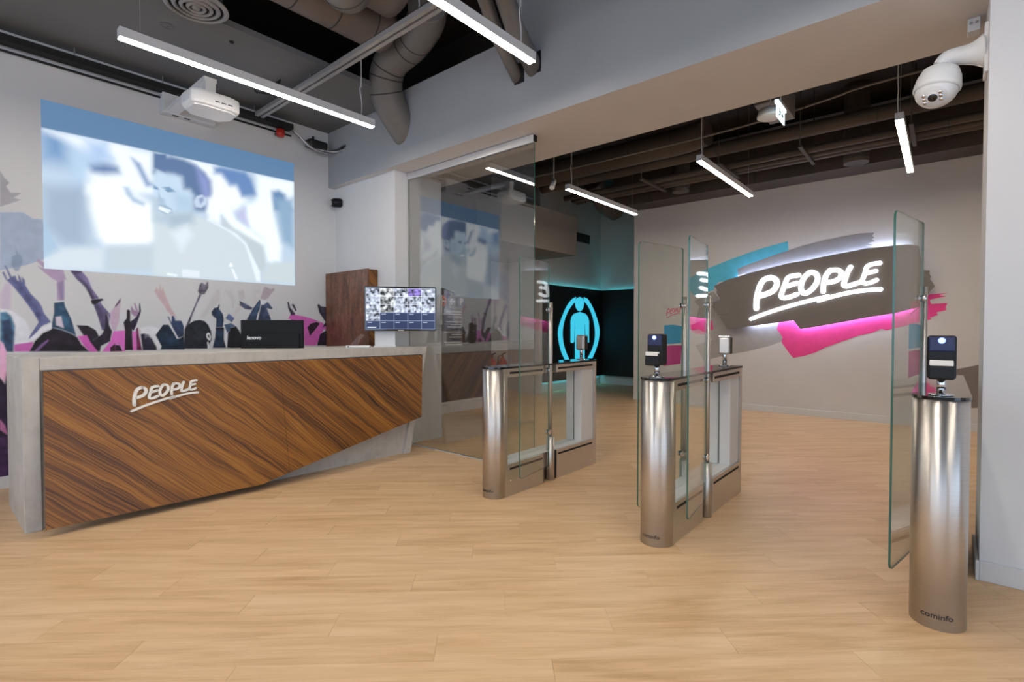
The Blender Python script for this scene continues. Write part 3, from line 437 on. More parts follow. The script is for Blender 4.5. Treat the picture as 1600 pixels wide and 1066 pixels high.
# window walls behind the camera
def window_wall(name, along, x0, x1, fixed, thick, mull):
    mb = MB(); 
    def bx(a0, a1, z0, z1, f0=None, f1=None):
        f0 = fixed if f0 is None else f0; f1 = fixed+thick if f1 is None else f1
        if along == 'x': mb.box(a0, a1, min(f0, f1), max(f0, f1), z0, z1)
        else: mb.box(min(f0, f1), max(f0, f1), a0, a1, z0, z1)
    bx(x0, x1, -.01, .4); bx(x0, x1, 3.1, ZT); bx(x0, x0+.7, .4, 3.1); bx(x1-.9, x1, .4, 3.1)
    o = struct(name, mb, 'wall'); mb = MB()
    n = mull
    for k in range(n+1):
        a = x0+.7+(x1-.9-x0-.7)*k/n
        if along == 'x': mb.box(a-.03, a+.03, fixed-.05, fixed+.05, .4, 3.1)
        else: mb.box(fixed-.05, fixed+.05, a-.03, a+.03, .4, 3.1)
    return o, mb
w1, m1 = window_wall('wall_window_side', 'y', -5.1, YL, -4.1, -.15, 6); struct('window_1', m1, 'black_plastic', 'dark window mullions')
w2, m2 = window_wall('wall_window_rear', 'x', -4.1, 3.6, -5.1, -.15, 5); struct('window_2', m2, 'black_plastic', 'dark window mullions')
# ceiling of the front room: dark slab, lower grey board along the mural wall
struct('ceiling', B(-4.2, XH+.6, -5.2, YL+.1, ZT, ZT+.1), 'ceil_slab', 'dark brown open ceiling slab above the ducts')
struct('ceiling_board', B(-4.1, XH, 4.40, YL, ZB, ZB+.05), 'ceil_board', 'grey ceiling board along the mural wall')
# back room shell
wp = struct('wall_back', B(XP, XP+.2, -4.0, 4.43, -.01, ZT), 'wall_warm', 'pale back wall with painted brush strokes and lit sign')
struct('baseboard_back', B(XP-.014, XP, -4.0, 4.43, 0, .10), 'baseboard', 'white baseboard below the lit sign wall', .003)
struct('wall_brown', B(4.27, 6.46, 5.95, 6.1, -.01, ZT), 'wall_brown', 'dark brown wall panel behind the glass partition')
struct('baseboard_brown', MB().box(4.15, 6.46, 5.92, 5.95, 0, .17).box(4.15, 6.46, 5.87, 5.95, 0, .13), 'baseboard', 'pale plinth below the dark brown wall', .003)
struct('wall_niche', MB().box(6.3, 8.4, 7.15, 7.3, -.01, ZT).box(6.31, 6.46, 6.1, 7.2, -.01, ZT), 'wall_warm', 'recessed wall with the fire extinguishers')
struct('wall_pier', B(8.28, 8.36, 6.28, 7.2, -.01, ZT), 'wall_warm', 'narrow pier left of the dark pictogram corner')
struct('baseboard_pier', MB().box(8.266, 8.28, 6.28, 7.15, 0, .1).box(6.46, 8.27, 7.136, 7.15, 0, .1), 'baseboard', 'white baseboard of the narrow pier', .003)
struct('wall_corner', MB().box(8.36, 10.9, 6.36, 6.5, -.01, ZT).box(10.80, 10.9, 4.0, 6.36, -.01, ZT), 'wall_warm', 'corner walls above the black pictogram panel')
struct('baseboard_corner', MB().box(8.36, 10.80, 6.345, 6.36, 0, .16).box(10.785, 10.80, 4.3, 6.345, 0, .16), 'baseboard', 'white baseboard below the black pictogram panel', .003)
struct('wall_passage', B(XP+.2, 10.9, 4.0, 4.2, -.01, ZT), 'wall_warm', 'return wall of the passage behind the sign wall')
struct('wall_bulkhead', B(6.1, 8.28, 5.4, 7.15, 2.72, 3.45), 'wall_taupe', 'taupe bulkhead hanging before the dark pictogram corner')
struct('ceiling_back', B(4.27, 11, -4.2, 7.6, ZT, ZT+.1), 'ceil_slab', 'dark open ceiling slab of the back room')
struct('wall_back_far', MB().box(4.2, 9, -4.1, -4.0, -.01, ZT), 'wall_warm', 'side wall of the back room')

# mural on the left wall (flat print)
k = .60/lin((193,)*3)[0]
conv = lambda c: tuple(min(.85, v*k) for v in lin(c))
gx, gz, img, cov = paint(-.35, 3.40, .05, 2.62, .006, with_rims(MURAL), (193, 192, 194), lambda c: tuple(WALLC) if c == (193, 192, 194) else conv(c), .22)
pos = np.zeros(img.shape); pos[..., 0] = gx[None, :]; pos[..., 1] = YL-.0015; pos[..., 2] = gz[:, None]
cc = cov > .004; keep = cc[:-1, :-1] | cc[1:, :-1] | cc[:-1, 1:] | cc[1:, 1:]
mo = paint_mesh('mural', pos, img, keep, 'mural', wall_left); mo['label'] = 'printed crowd with raised arms in dark blue and pink'
# painted brush strokes on the back wall
fx = lambda x: (lambda u, v, d: (x-d, u, v))
for i, (nm, mt, lb) in enumerate((('grey_lower', 'paint_grey2', 'taupe brush stroke below the sign'), ('blue', 'paint_blue', 'sky blue brush stroke'), ('grey_upper', 'paint_grey', 'grey brush stroke above the sign'),
                      ('pink_left', 'paint_pink', 'small pink brush stroke'), ('pink', 'paint_pink', 'pink brush stroke below the sign'), ('brown', 'paint_brown', 'brown brush stroke beside the right wall'))):
    d = .0012+.0005*i
    o = MB().prism(STROKES[nm], fx(XP), .0, d).build('brush_stroke', mt, wp); o['label'] = lb

# ============================================================ RECEPTION DESK
ZD = 1.12
YD = lambda x: 4.445-.053*(x-.44)
desk = thing('reception_desk', 'concrete reception desk with a tilted zebra wood front', 'desk', (2.0, 4.8, 0))
fyd = lambda o: (lambda u, v, d: (u, YD(u)+o+d, v))
MB().prism([(.447, 0), (.53, 0), (.53, ZD), (.447, ZD)], fyd(0), 0, .80).build('side_slab', 'concrete', desk, .003)
MB().prism([(.531, 1.036), (3.3, 1.036), (3.3, ZD), (.531, ZD)], fyd(0), 0, .80).build('top_slab', 'concrete', desk, .003)
MB().prism([(3.301, 1.036), (3.592, 1.036), (3.62, ZD), (3.301, ZD)], fyd(0), 0, .30).build('top_slab', 'concrete', desk, .003)
MB().prism([(3.593, 1.035), (3.612, 1.08), (3.395, 0), (3.315, 0), (3.545, 1.035)], fyd(0), 0, .28).build('leaning_leg', 'concrete', desk, .003)
MB().prism([(.531, 0), (3.314, 0), (3.543, 1.034), (.531, 1.034)], fyd(.03), 0, .04).build('plinth_panel', 'concrete', desk)
MB().box(.531, 3.2, 4.75, 5.22, .73, .76).build('work_surface', 'concrete', desk, .002)
tilt = lambda u, v, d: (u, YD(u)-.012-.18*(1.03-v)/.98+d, v)
seam = 2.04
for poly in ([(.547, 1.030), (seam-.001, 1.030), (seam-.001, .10), (1.82, .052), (.523, .05)], [(seam+.001, 1.030), (3.548, 1.030), (3.44, .39), (seam+.001, .10)]):
    MB().prism(poly, tilt, 0, .028).build('front_panel', 'wood', desk, .0015)
# raised lettering on the front
def letters(fn, d0, d1, mat, parent, name='letter', only=None, wf=1.0):
    for kx, (w, ss) in LETTERS.items():
        mb = MB()
        for s_ in ss: mb.ribbon(s_, w*wf, fn, d0, d1)
        mb.build('underline' if kx == '_' else name, mat, parent)
LY0, LZ0 = 2.40, 1.47      # left end of the underline on the wall sign
def desk_fn(y, z, d):      # wall sign (y to the left, z up) -> desk front
    s = .25; u = .975+(LY0-y)*s; v = .728+(z-LZ0)*s
    return tilt(u, v, d)
logo = bpy.data.objects.new('lettering', None); COL.objects.link(logo); logo.parent = desk; logo['label'] = 'pale raised PEOPLE lettering with an underline'
letters(desk_fn, -.016, .002, 'letter_white', logo)

# things on the desk
mon = thing('monitor', 'wide black monitor showing a grid of camera pictures on the desk end', 'monitor', (3.315, 4.335, ZD), rz=R(-37.8), local=True)
MB().bbox(-.366, .366, -.012, .028, .168, .628, .006).build('bezel', 'black_gloss', mon)
def text(body, size, mat, parent, fn, name='lettering', ext=.0015, shear=0, bold=0):
    c = bpy.data.curves.new(name, 'FONT'); c.body = body; c.size = size; c.extrude = ext; c.align_x = 'CENTER'; c.align_y = 'CENTER'; c.resolution_u = 3; c.shear = shear; c.offset = bold
    t = bpy.data.objects.new('tmp', c); COL.objects.link(t); dg = bpy.context.evaluated_depsgraph_get(); dg.update()
    me = bpy.data.meshes.new_from_object(t.evaluated_get(dg)); bpy.data.objects.remove(t, do_unlink=True); bpy.data.curves.remove(c)
    off = Vector(parent_world(parent))
    for v in me.vertices: v.co = Vector(fn(v.co.x, v.co.y, v.co.z))-off
    me.materials.clear(); me.materials.append(M[mat]); me.name = name
    o = bpy.data.objects.new(name, me); COL.objects.link(o)
    if parent: o.parent = parent
    return o
# screen raster: 5 x 5 tiles, live pictures above, empty dark blue tiles below
g = np.random.default_rng(3); sw, sh_ = 160, 90; scr = np.zeros((sh_+1, sw+1, 3))
def blur(a, n):
    for _ in range(n): a = (a+np.roll(a, 1, 0)+np.roll(a, -1, 0)+np.roll(a, 1, 1)+np.roll(a, -1, 1))/5
    return a
nz_ = blur(g.random((sh_+1, sw+1)), 5); nz_ = (nz_-nz_.mean())/nz_.std(); nb = blur(g.random((sh_+1, sw+1)), 12); nb = (nb-nb.mean())/nb.std()
for j in range(sh_+1):
    for i in range(sw+1):
        r_ = min(4, int((1-j/sh_)*5.0*1.0)); c_ = min(4, int(i/sw*5)); live = ((1-j/sh_) < .60) or (c_ == 0 and (1-j/sh_) < .80)
        edge = (i % 32) == 0 or (j % 18) == 0
        if live:
            v = .44+.16*nz_[j, i]+.24*nb[j, i]+.12*math.sin(c_*2.3+r_*1.7); b_ = (v*.80, v*.88, v*1.08)
            if c_ == 3 and r_ == 0: b_ = (v*.42, v*.30, v*.95)
            if c_ == 1 and r_ < 3: b_ = (v*.82, v*.85, v*.86)
            if edge: b_ = (.8, .84, .95)
        else: b_ = (.012, .022, .085) if not edge else (.28, .32, .48)
        if not live and j % 18 in (14, 15) and 3 < i % 32 < 14: b_ = (.35, .4, .55)
        if j in (3, 4) and 3 < i < 24: b_ = (.6, .65, .75)
        scr[j, i] = b_
scr = np.clip(scr, 0.003, 1.1)
pos = np.zeros(scr.shape); pos[..., 0] = (-.352+.704*np.arange(sw+1)/sw)[None, :]; pos[..., 1] = -.0128; pos[..., 2] = (.188+.424*np.arange(sh_+1)/sh_)[:, None]
paint_mesh('screen', pos, scr, np.ones((sh_, sw), bool), 'screen', mon)
MB().box(-.03, .03, -.0135, -.012, .173, .178).build('badge', 'white_print', mon)
MB().box(-.2, .06, .028, .07, .20, .45).build('mount', 'black_plastic', mon)
MB().bbox(-.27, -.06, .07, .10, .0, .30, .004).build('stand_panel', 'white_plastic', mon)
MB().bbox(-.28, -.05, .02, .16, .0, .012, .003).build('foot', 'white_plastic', mon)

m2o = thing('computer_monitor', 'black computer monitor seen from behind over the desk', 'monitor', (2.28, 5.0, .76), rz=R(-47), local=True)
MB().bbox(-.295, .295, -.02, .03, .27, .635, .008).build('back_shell', 'black_soft', m2o)
MB().bbox(-.27, .27, -.035, -.015, .27, .505, .006).build('rear_cover', 'black_soft', m2o)
MB().bbox(-.04, .04, -.06, -.02, .0, .38, .006).build('stand', 'black_soft', m2o)
MB().bbox(-.13, .13, -.10, .10, .0, .014, .004).build('foot', 'black_soft', m2o)
MB().box(-.285, .285, .030, .032, .285, .62).build('panel', 'black_matt', m2o)
text('lenovo', .05, 'white_print', m2o, lambda u, v, d: (-.16+u, -.036-d, .462+v), shear=.12, bold=.0012)

dv = thing('card_terminal', 'small white payment terminal with a brown flap on the desk', 'terminal', (2.93, 4.50, ZD), rz=R(-40), local=True)
MB().bbox(-.13, .10, -.06, .06, 0, .022, .006).build('base', 'white_plastic', dv)
MB().prism([(-.10, .022), (-.035, .018), (.045, .125), (.012, .14)], lambda u, v, d: (u, d, v), -.03, .04).build('flap', 'wood2', dv, .002)
MB().tube([(-.105, -.061, .012), (-.105, -.066, .012)], .006, 10).build('button', 'black_plastic', dv)

wb = thing('wood_screen', 'tall zebra wood screen standing against the pale column', 'screen', (3.40, 5.4, 0))
MB().box(3.325, 3.345, 4.945, 5.84, .0, 1.99).build('front_board', 'wood2', wb, .001)
MB().box(3.346, 3.46, 4.955, 4.975, .0, 1.985).build('side_board', 'wood', wb, .001)
MB().box(3.346, 3.46, 4.976, 5.84, 1.965, 1.985).build('top_board', 'wood2', wb, .001)

# ============================================================ PROJECTION, PROJECTOR, WALL ITEMS
PX0, PX1, PZ0, PZ1 = .742, 2.944, 1.822, 3.255
base = (185, 206, 226)
plin = lambda c: tuple(v*1.06 for v in lin(c))
gx, gz, img, cov = paint(PX0, PX1, PZ0, PZ1, .008, PROJ, base, plin, 0)
tb = np.array(plin((82, 122, 160)))
for j, z in enumerate(gz):
    lim = 3.015+.025*(gx-PX0)/(PX1-PX0)
    a = np.clip((z-lim)/.012+.5, 0, 1)[:, None]; img[j] = img[j]*(1-a)+tb*a
pos = np.zeros(img.shape); pos[..., 0] = gx[None, :]; pos[..., 1] = YL-.003; pos[..., 2] = gz[:, None]
po = paint_mesh('projected_image', pos, img, np.ones((img.shape[0]-1, img.shape[1]-1), bool), 'projection', None)
tag(po, 'projected blue and white film picture of a man on the pale wall', 'projection')

pj = thing('projector', 'white ceiling projector pointing at the mural wall', 'projector', (1.68, 4.80, 3.12), rz=R(0), local=True)
bm_ = [( -.19, -.14), (-.12, -.17), (.12, -.17), (.19, -.14), (.20, .05), (.13, .15), (-.13, .15), (-.20, .05)]
MB().prism(bm_, lambda u, v, d: (u, v, d), .03, .15).build('body', 'white_plastic', pj, .025)
MB().prism([(x*.86, y*.86) for x, y in bm_], lambda u, v, d: (u, v, d), .018, .032).build('underside_plate', 'white_plastic', pj, .006)
for i in range(3): MB().box(-.02+.05*i, .015+.05*i, -.1715, -.169, .07, .078).build('vent_slot', 'dark_print', pj)
MB().tube([(-.09, .155, .08), (-.09, .135, .08)], .045, 20).build('lens', 'black_gloss', pj)
MB().box(-.05, .05, -.02, YL-4.80-.1105, .285, .32).build('wall_arm', 'white_metal', pj); MB().box(-.04, .04, -.02, .06, .165, .285).build('arm_post', 'white_metal', pj)
MB().bbox(-.12, .12, -.12, .12, .15, .165, .004).build('bracket', 'white_metal', pj)
bx_ = thing('wall_box', 'flat white wall box below the black cable tray', 'wall box', (1.83, YL, 3.42))
MB().bbox(1.60, 2.06, YL-.11, YL-.001, 3.40, 3.62, .006).build('case', 'wall', bx_)
for x in (1.69, 1.79): MB().box(x, x+.05, YL-.09, YL-.06, 3.398, 3.4005).build('vent_slot', 'dark_print', bx_)
tr = thing('cable_tray', 'black cable tray running along the top of the mural wall', 'cable tray', (.8, YL-.1, 3.6))
MB().box(-4, 2.86, YL-.17, YL-.06, 3.585, 3.592).build('tray_base', 'black_matt', tr)
MB().box(-4, 2.86, YL-.172, YL-.168, 3.585, 3.64).build('tray_side', 'black_matt', tr); MB().box(-4, 2.86, YL-.062, YL-.058, 3.585, 3.64).build('tray_side', 'black_matt', tr)
MB().tube([(-4, YL-.03, 3.555), (2.9, YL-.03, 3.555)], .010, 10).build('conduit', 'cable_black', tr)
for x in (-.6, .47, .95, 1.6, 2.45): MB().tube([(x, YL-.115, 3.59), (x, YL-.115, ZB)], .005, 8).build('hanger', 'strut', tr)
sr = thing('siren', 'small red alarm sounder under the black cable tray', 'alarm', (2.74, YL-.10, 3.50))
MB().lathe([(0, 0), (.038, 0), (.046, .02), (.046, .075), (.03, .085), (0, .085)], (2.74, YL-.10, 3.485), seg=20).build('body', 'red', sr)
MB().box(2.72, 2.76, YL-.10, YL-.001, 3.52, 3.54).build('bracket', 'black_plastic', sr)
cbn = thing('cable_bundle', 'loose bundle of foil wrapped cables hanging in the ceiling corner', 'cable', (3.1, YL-.1, 3.5))
for i in range(6):
    a = rnd.uniform(-.02, .02); b = rnd.uniform(-.02, .02)
    MB().tube(smooth([(2.885, YL-.1+a, 3.59), (2.95, YL-.12+b, 3.54), (3.05, YL-.14+a, 3.47+b), (3.2, YL-.16+b, 3.43+a), (3.34, YL-.22-a, 3.46+b), (3.38, YL-.34+3*a, 3.50+3*b)], 5), .012, 8).build('cable', 'foil' if i % 2 else 'cable_black', cbn)
MB().bbox(3.06, 3.30, YL-.16, YL-.02, 3.46, 3.56, .03).build('coil', 'cable_black', cbn)
MB().tube([(3.16, YL-.05, 3.5), (3.16, YL-.05, 3.62)], .012, 10).build('hook', 'black_plastic', cbn)
sp = thing('wall_camera', 'small round black camera on the column under the beam', 'camera', (XC, 5.74, 2.86))
MB().lathe([(0, 0), (.05, 0), (.055, .02), (.055, .09), (.04, .12), (0, .12)], (XC, 5.72, 2.87), (-1, .35, -.1), 24).build('housing', 'black_plastic', sp)
MB().lathe([(.018, .121), (.026, .121), (.026, .124), (.018, .124)], (XC, 5.72, 2.87), (-1, .35, -.1), 24).build('lens_ring', 'white_print', sp)

# ============================================================ LAMPS
def lamp(loc, label, group, back=False, L_=1.95, wires=True, top=ZT):
    t = thing('linear_lamp', label, 'lamp', loc, group); x, y, z = loc
    MB().box(x-L_/2, x+L_/2, y-.032, y+.032, z+.006, z+.07).build('housing', 'white_metal', t, .002)
    MB().box(x-L_/2+.004, x+L_/2-.004, y-.027, y+.027, z, z+.0055).build('diffuser', 'lamp_back' if back else 'lamp', t)
    for s in (-1, 1):
        xx = x+s*(L_/2-.12)
        MB().tube([(xx, y, z+.07), (xx, y, top)], .0015, 6).build('suspension_wire', 'strut', t)
        if s == (1 if not back else -1):
            MB().tube(smooth([(xx, y+.01, z+.07), (xx+.012, y+.02, z+.2), (xx-.01, y+.015, z+.32), (xx+.008, y+.02, z+.45), (xx, y+.02, top)], 6), .005, 8).build('supply_cable', 'cable_white', t)
    return t
GF = 'linear lamps of the front room'
lamp((1.885, 4.15, 3.21), 'long white linear lamp hanging over the reception desk', GF)
lamp((1.94, 2.28, 3.21), 'long white linear lamp ending beside the grey beam', GF)
lamp((1.93, .42, 3.21), 'unseen linear lamp added for fill light above the camera', GF)  # this and the other out-of-view front lamps are added to brighten the room
lamp((-1.0, 4.14, 3.21), 'unseen linear lamp added for fill light at the left end of the room, near the mural wall', GF)
lamp((-1.0, 2.28, 3.21), 'unseen linear lamp added for fill light at the left of the room, middle row', GF)
lamp((-1.0, .42, 3.21), 'unseen linear lamp added for fill light at the left of the room, nearest row', GF)
lamp((1.93, -1.6, 3.21), 'unseen linear lamp added for fill light behind the camera', GF)
GB = 'linear lamps of the back room'
lamp((6.57, 3.80, 3.14), 'warm linear lamp nearest the dark pictogram corner', GB, True)
lamp((6.57, 2.07, 3.14), 'warm linear lamp in the middle of the back room', GB, True)
lamp((6.62, .33, 3.14), 'warm linear lamp beside the white dome camera', GB, True)
lamp((6.62, -1.6, 3.14), 'warm linear lamp hidden behind the right wall', GB, True)

# ============================================================ FRONT CEILING SERVICES
df = thing('air_diffuser', 'round grey ceiling air diffuser with concentric rings', 'air vent', (1.42, 4.30, ZB-.02))
for k, (r0, r1, h) in enumerate(((.215, .175, .0), (.16, .125, .012), (.112, .08, .022), (.068, .04, .03), (.03, .0, .036))):
    MB().lathe([(r0, -.012-h*.3), (r1+.012, -.03-h*.2), (r1, -.006-h*.2), (r0-.006, .0)], (1.42, 4.30, ZB-.004), seg=40).build('ring', 'strut', df)
MB().lathe([(.175, 0), (.175, .25)], (1.42, 4.30, ZB-.003), seg=32).build('collar', 'duct_dark', df)
MB().lathe([(0, -.002), (.2, -.002)], (1.42, 4.30, ZB-.002), seg=32).build('backing', 'black_matt', df)
dt = thing('ceiling_rosette', 'small round sprinkler rosette flush in the grey ceiling board', 'rosette', (1.36, 4.78, ZB))
MB().lathe([(.05, -.004), (.044, -.006), (.04, -.002)], (1.36, 4.78, ZB), seg=24).build('rim', 'ceil_board', dt); MB().lathe([(0, -.003), (.018, -.003), (.018, 0)], (1.36, 4.78, ZB), seg=16).build('centre', 'ceil_board', dt)
st = thing('ceiling_strut', 'slotted grey strut channel crossing below the ceiling board', 'strut', (2.46, 4.0, 3.6))
MB().box(2.43, 2.465, .5, YL-.18, 3.60, 3.645).build('channel', 'strut', st); MB().box(2.485, 2.52, .5, YL-.18, 3.60, 3.645).build('channel', 'strut', st)
MB().box(2.43, 2.52, .5, YL-.18, 3.64, 3.645).build('web', 'duct_dark', st)
for i in range(26): MB().box(2.468, 2.482, .6+i*.2, .68+i*.2, 3.6385, 3.6395).build('slot', 'black_matt', st)
for y in (4.6, 3.0, 1.6): MB().tube([(2.475, y, 3.645), (2.475, y, ZT if y < 4.4 else ZB)], .006, 8).build('hanger', 'strut', st)

def duct(name, label, path, r, mat, seams=(), k=6, parent_loc=None, flange=None, seg=28):
    t = thing(name, label, 'pipe' if 'pipe' in name else ('conduit' if 'conduit' in name else 'duct'), parent_loc or path[0]); q = smooth(path, k)
    MB().tube(q, r, seg).build('pipe', mat, t)
    n = len(q)
    for f in seams:
        i = max(1, min(n-2, int(f*(n-1)))); d = (Vector(q[i+1])-Vector(q[i-1])).normalized()*.006; c = Vector(q[i])
        MB().tube([c-d, c+d], r*1.012, seg).build('seam', 'duct_dark', t)
    if flange:
        i = max(1, min(n-2, int(flange*(n-1)))); d = (Vector(q[i+1])-Vector(q[i-1])).normalized()*.03; c = Vector(q[i])
        MB().tube([c-d, c+d], r*1.05, seg).build('flange', 'duct', t)
    return t
duct('air_duct', 'grey elbow duct bending down into the grey beam', [(2.85, 3.35, 4.05), (3.0, 3.55, 4.04), (3.12, 3.90, 4.02), (3.13, 4.22, 3.96), (3.16, 4.36, 3.80), (3.26, 4.41, 3.62), (3.5, 4.42, 3.38)], .165, 'duct', (.3, .36, .55, .62, .74), 7)
duct('supply_duct', 'long brown duct above the strut channel', [(-2.5, 3.93, 4.02), (0, 3.93, 4.02), (1.8, 3.93, 4.02), (2.4, 3.93, 4.02), (2.84, 3.93, 4.02)], .19, 'duct_front', (.55, .72, .9))
fd = duct('flat_duct', 'wide brown duct above the second lamp with a grey elbow branch', [(-2.5, 3.42, 4.10), (0, 3.42, 4.10), (1.8, 3.42, 4.10), (2.58, 3.42, 4.10)], .26, 'duct_front', (.5, .75))
q = smooth([(1.45, 3.0, 4.0), (1.7, 3.12, 3.93), (1.98, 3.32, 3.89), (2.18, 3.5, 3.92), (2.25, 3.56, 4.1)], 6)
el = MB().tube(q, .19, 28).build('branch', 'duct', fd)
for i_, rr, hh, mt, nm in ((8, .20, .03, 'strut', 'flange'), (12, .193, .005, 'duct_dark', 'seam'), (16, .193, .005, 'duct_dark', 'seam'), (20, .193, .005, 'duct_dark', 'seam')):
    c = Vector(q[i_]); d = (Vector(q[i_+1])-Vector(q[i_-1])).normalized()*hh; MB().tube([c-d, c+d], rr, 28).build(nm, mt, el)
for y, r_, z, hy, hz, lb in ((2.80, .055, 3.52, 2.79, 3.47, 'slim grey pipe running into the left hole of the grey beam'), (2.62, .075, 3.55, 2.615, 3.50, 'thicker grey pipe running into the right hole of the grey beam')):
    pp = thing('service_pipe', lb, 'pipe', (XH, hy, hz), 'pipes entering the grey beam')
    MB().tube([(2.1, y-.35, 4.3), (2.6, y-.18, 4.0), (3.1, y-.02, 3.66), (3.5, y+.04, z-.12)], r_, 18).build('pipe', 'duct', pp)
    MB().box(XH-.002, XH-.0005, hy-.055, hy+.055, hz-.075, hz+.10).build('hole', 'black_matt', pp)
lc = thing('loose_cable', 'loop of loose black cable beside the strut channel', 'cable', (2.3, 4.95, ZB))
for k_ in range(3):
    d_ = .035*k_; MB().tube(smooth([(2.36, 5.02-d_, ZB), (2.33, 5.04-d_, ZB-.06-d_), (2.28+d_, 5.10, ZB-.10), (2.24, 5.16+d_, ZB-.04-d_*.5), (2.20+d_, 5.18, ZB)], 5), .008, 8).build('cable', 'cable_black', lc)
for x, y in ((1.10, 4.46), (1.79, 4.62), (2.75, 5.2)):
    sk = thing('sprinkler_cap', 'tiny dark sprinkler cap in the grey ceiling board', 'sprinkler', (x, y, ZB), 'sprinkler caps in the ceiling board')
    MB().lathe([(0, -.012), (.014, -.012), (.02, -.004), (.02, 0)], (x, y, ZB), seg=14).build('cap', 'black_plastic', sk)

# ============================================================ GLASS PARTITION
gp = thing('glass_partition', 'tall frameless glass partition beside the pale column', 'glass partition', (XG, 3.75, 0))
YE = 2.835
mb = MB(); mb.box(XG-.006, XG+.006, YE, 4.625, .012, 2.985)
for i, f in enumerate(mb.f):
    mb.mi[i] = 0 if i in (4, 5) else 1
mb.build('pane', ['glass_part', 'glass_edge'], gp)
MB().box(XG-.02, XG+.02, YE, 4.635, 2.985, 3.055).build('top_rail', 'alu', gp, .002)
MB().box(XG-.018, XG+.018, YE-.014, YE-.001, 2.99, 3.045).build('end_cap', 'black_plastic', gp)
MB().box(XG-.016, XG+.016, YE, 4.625, .0005, .011).build('floor_channel', 'alu', gp)

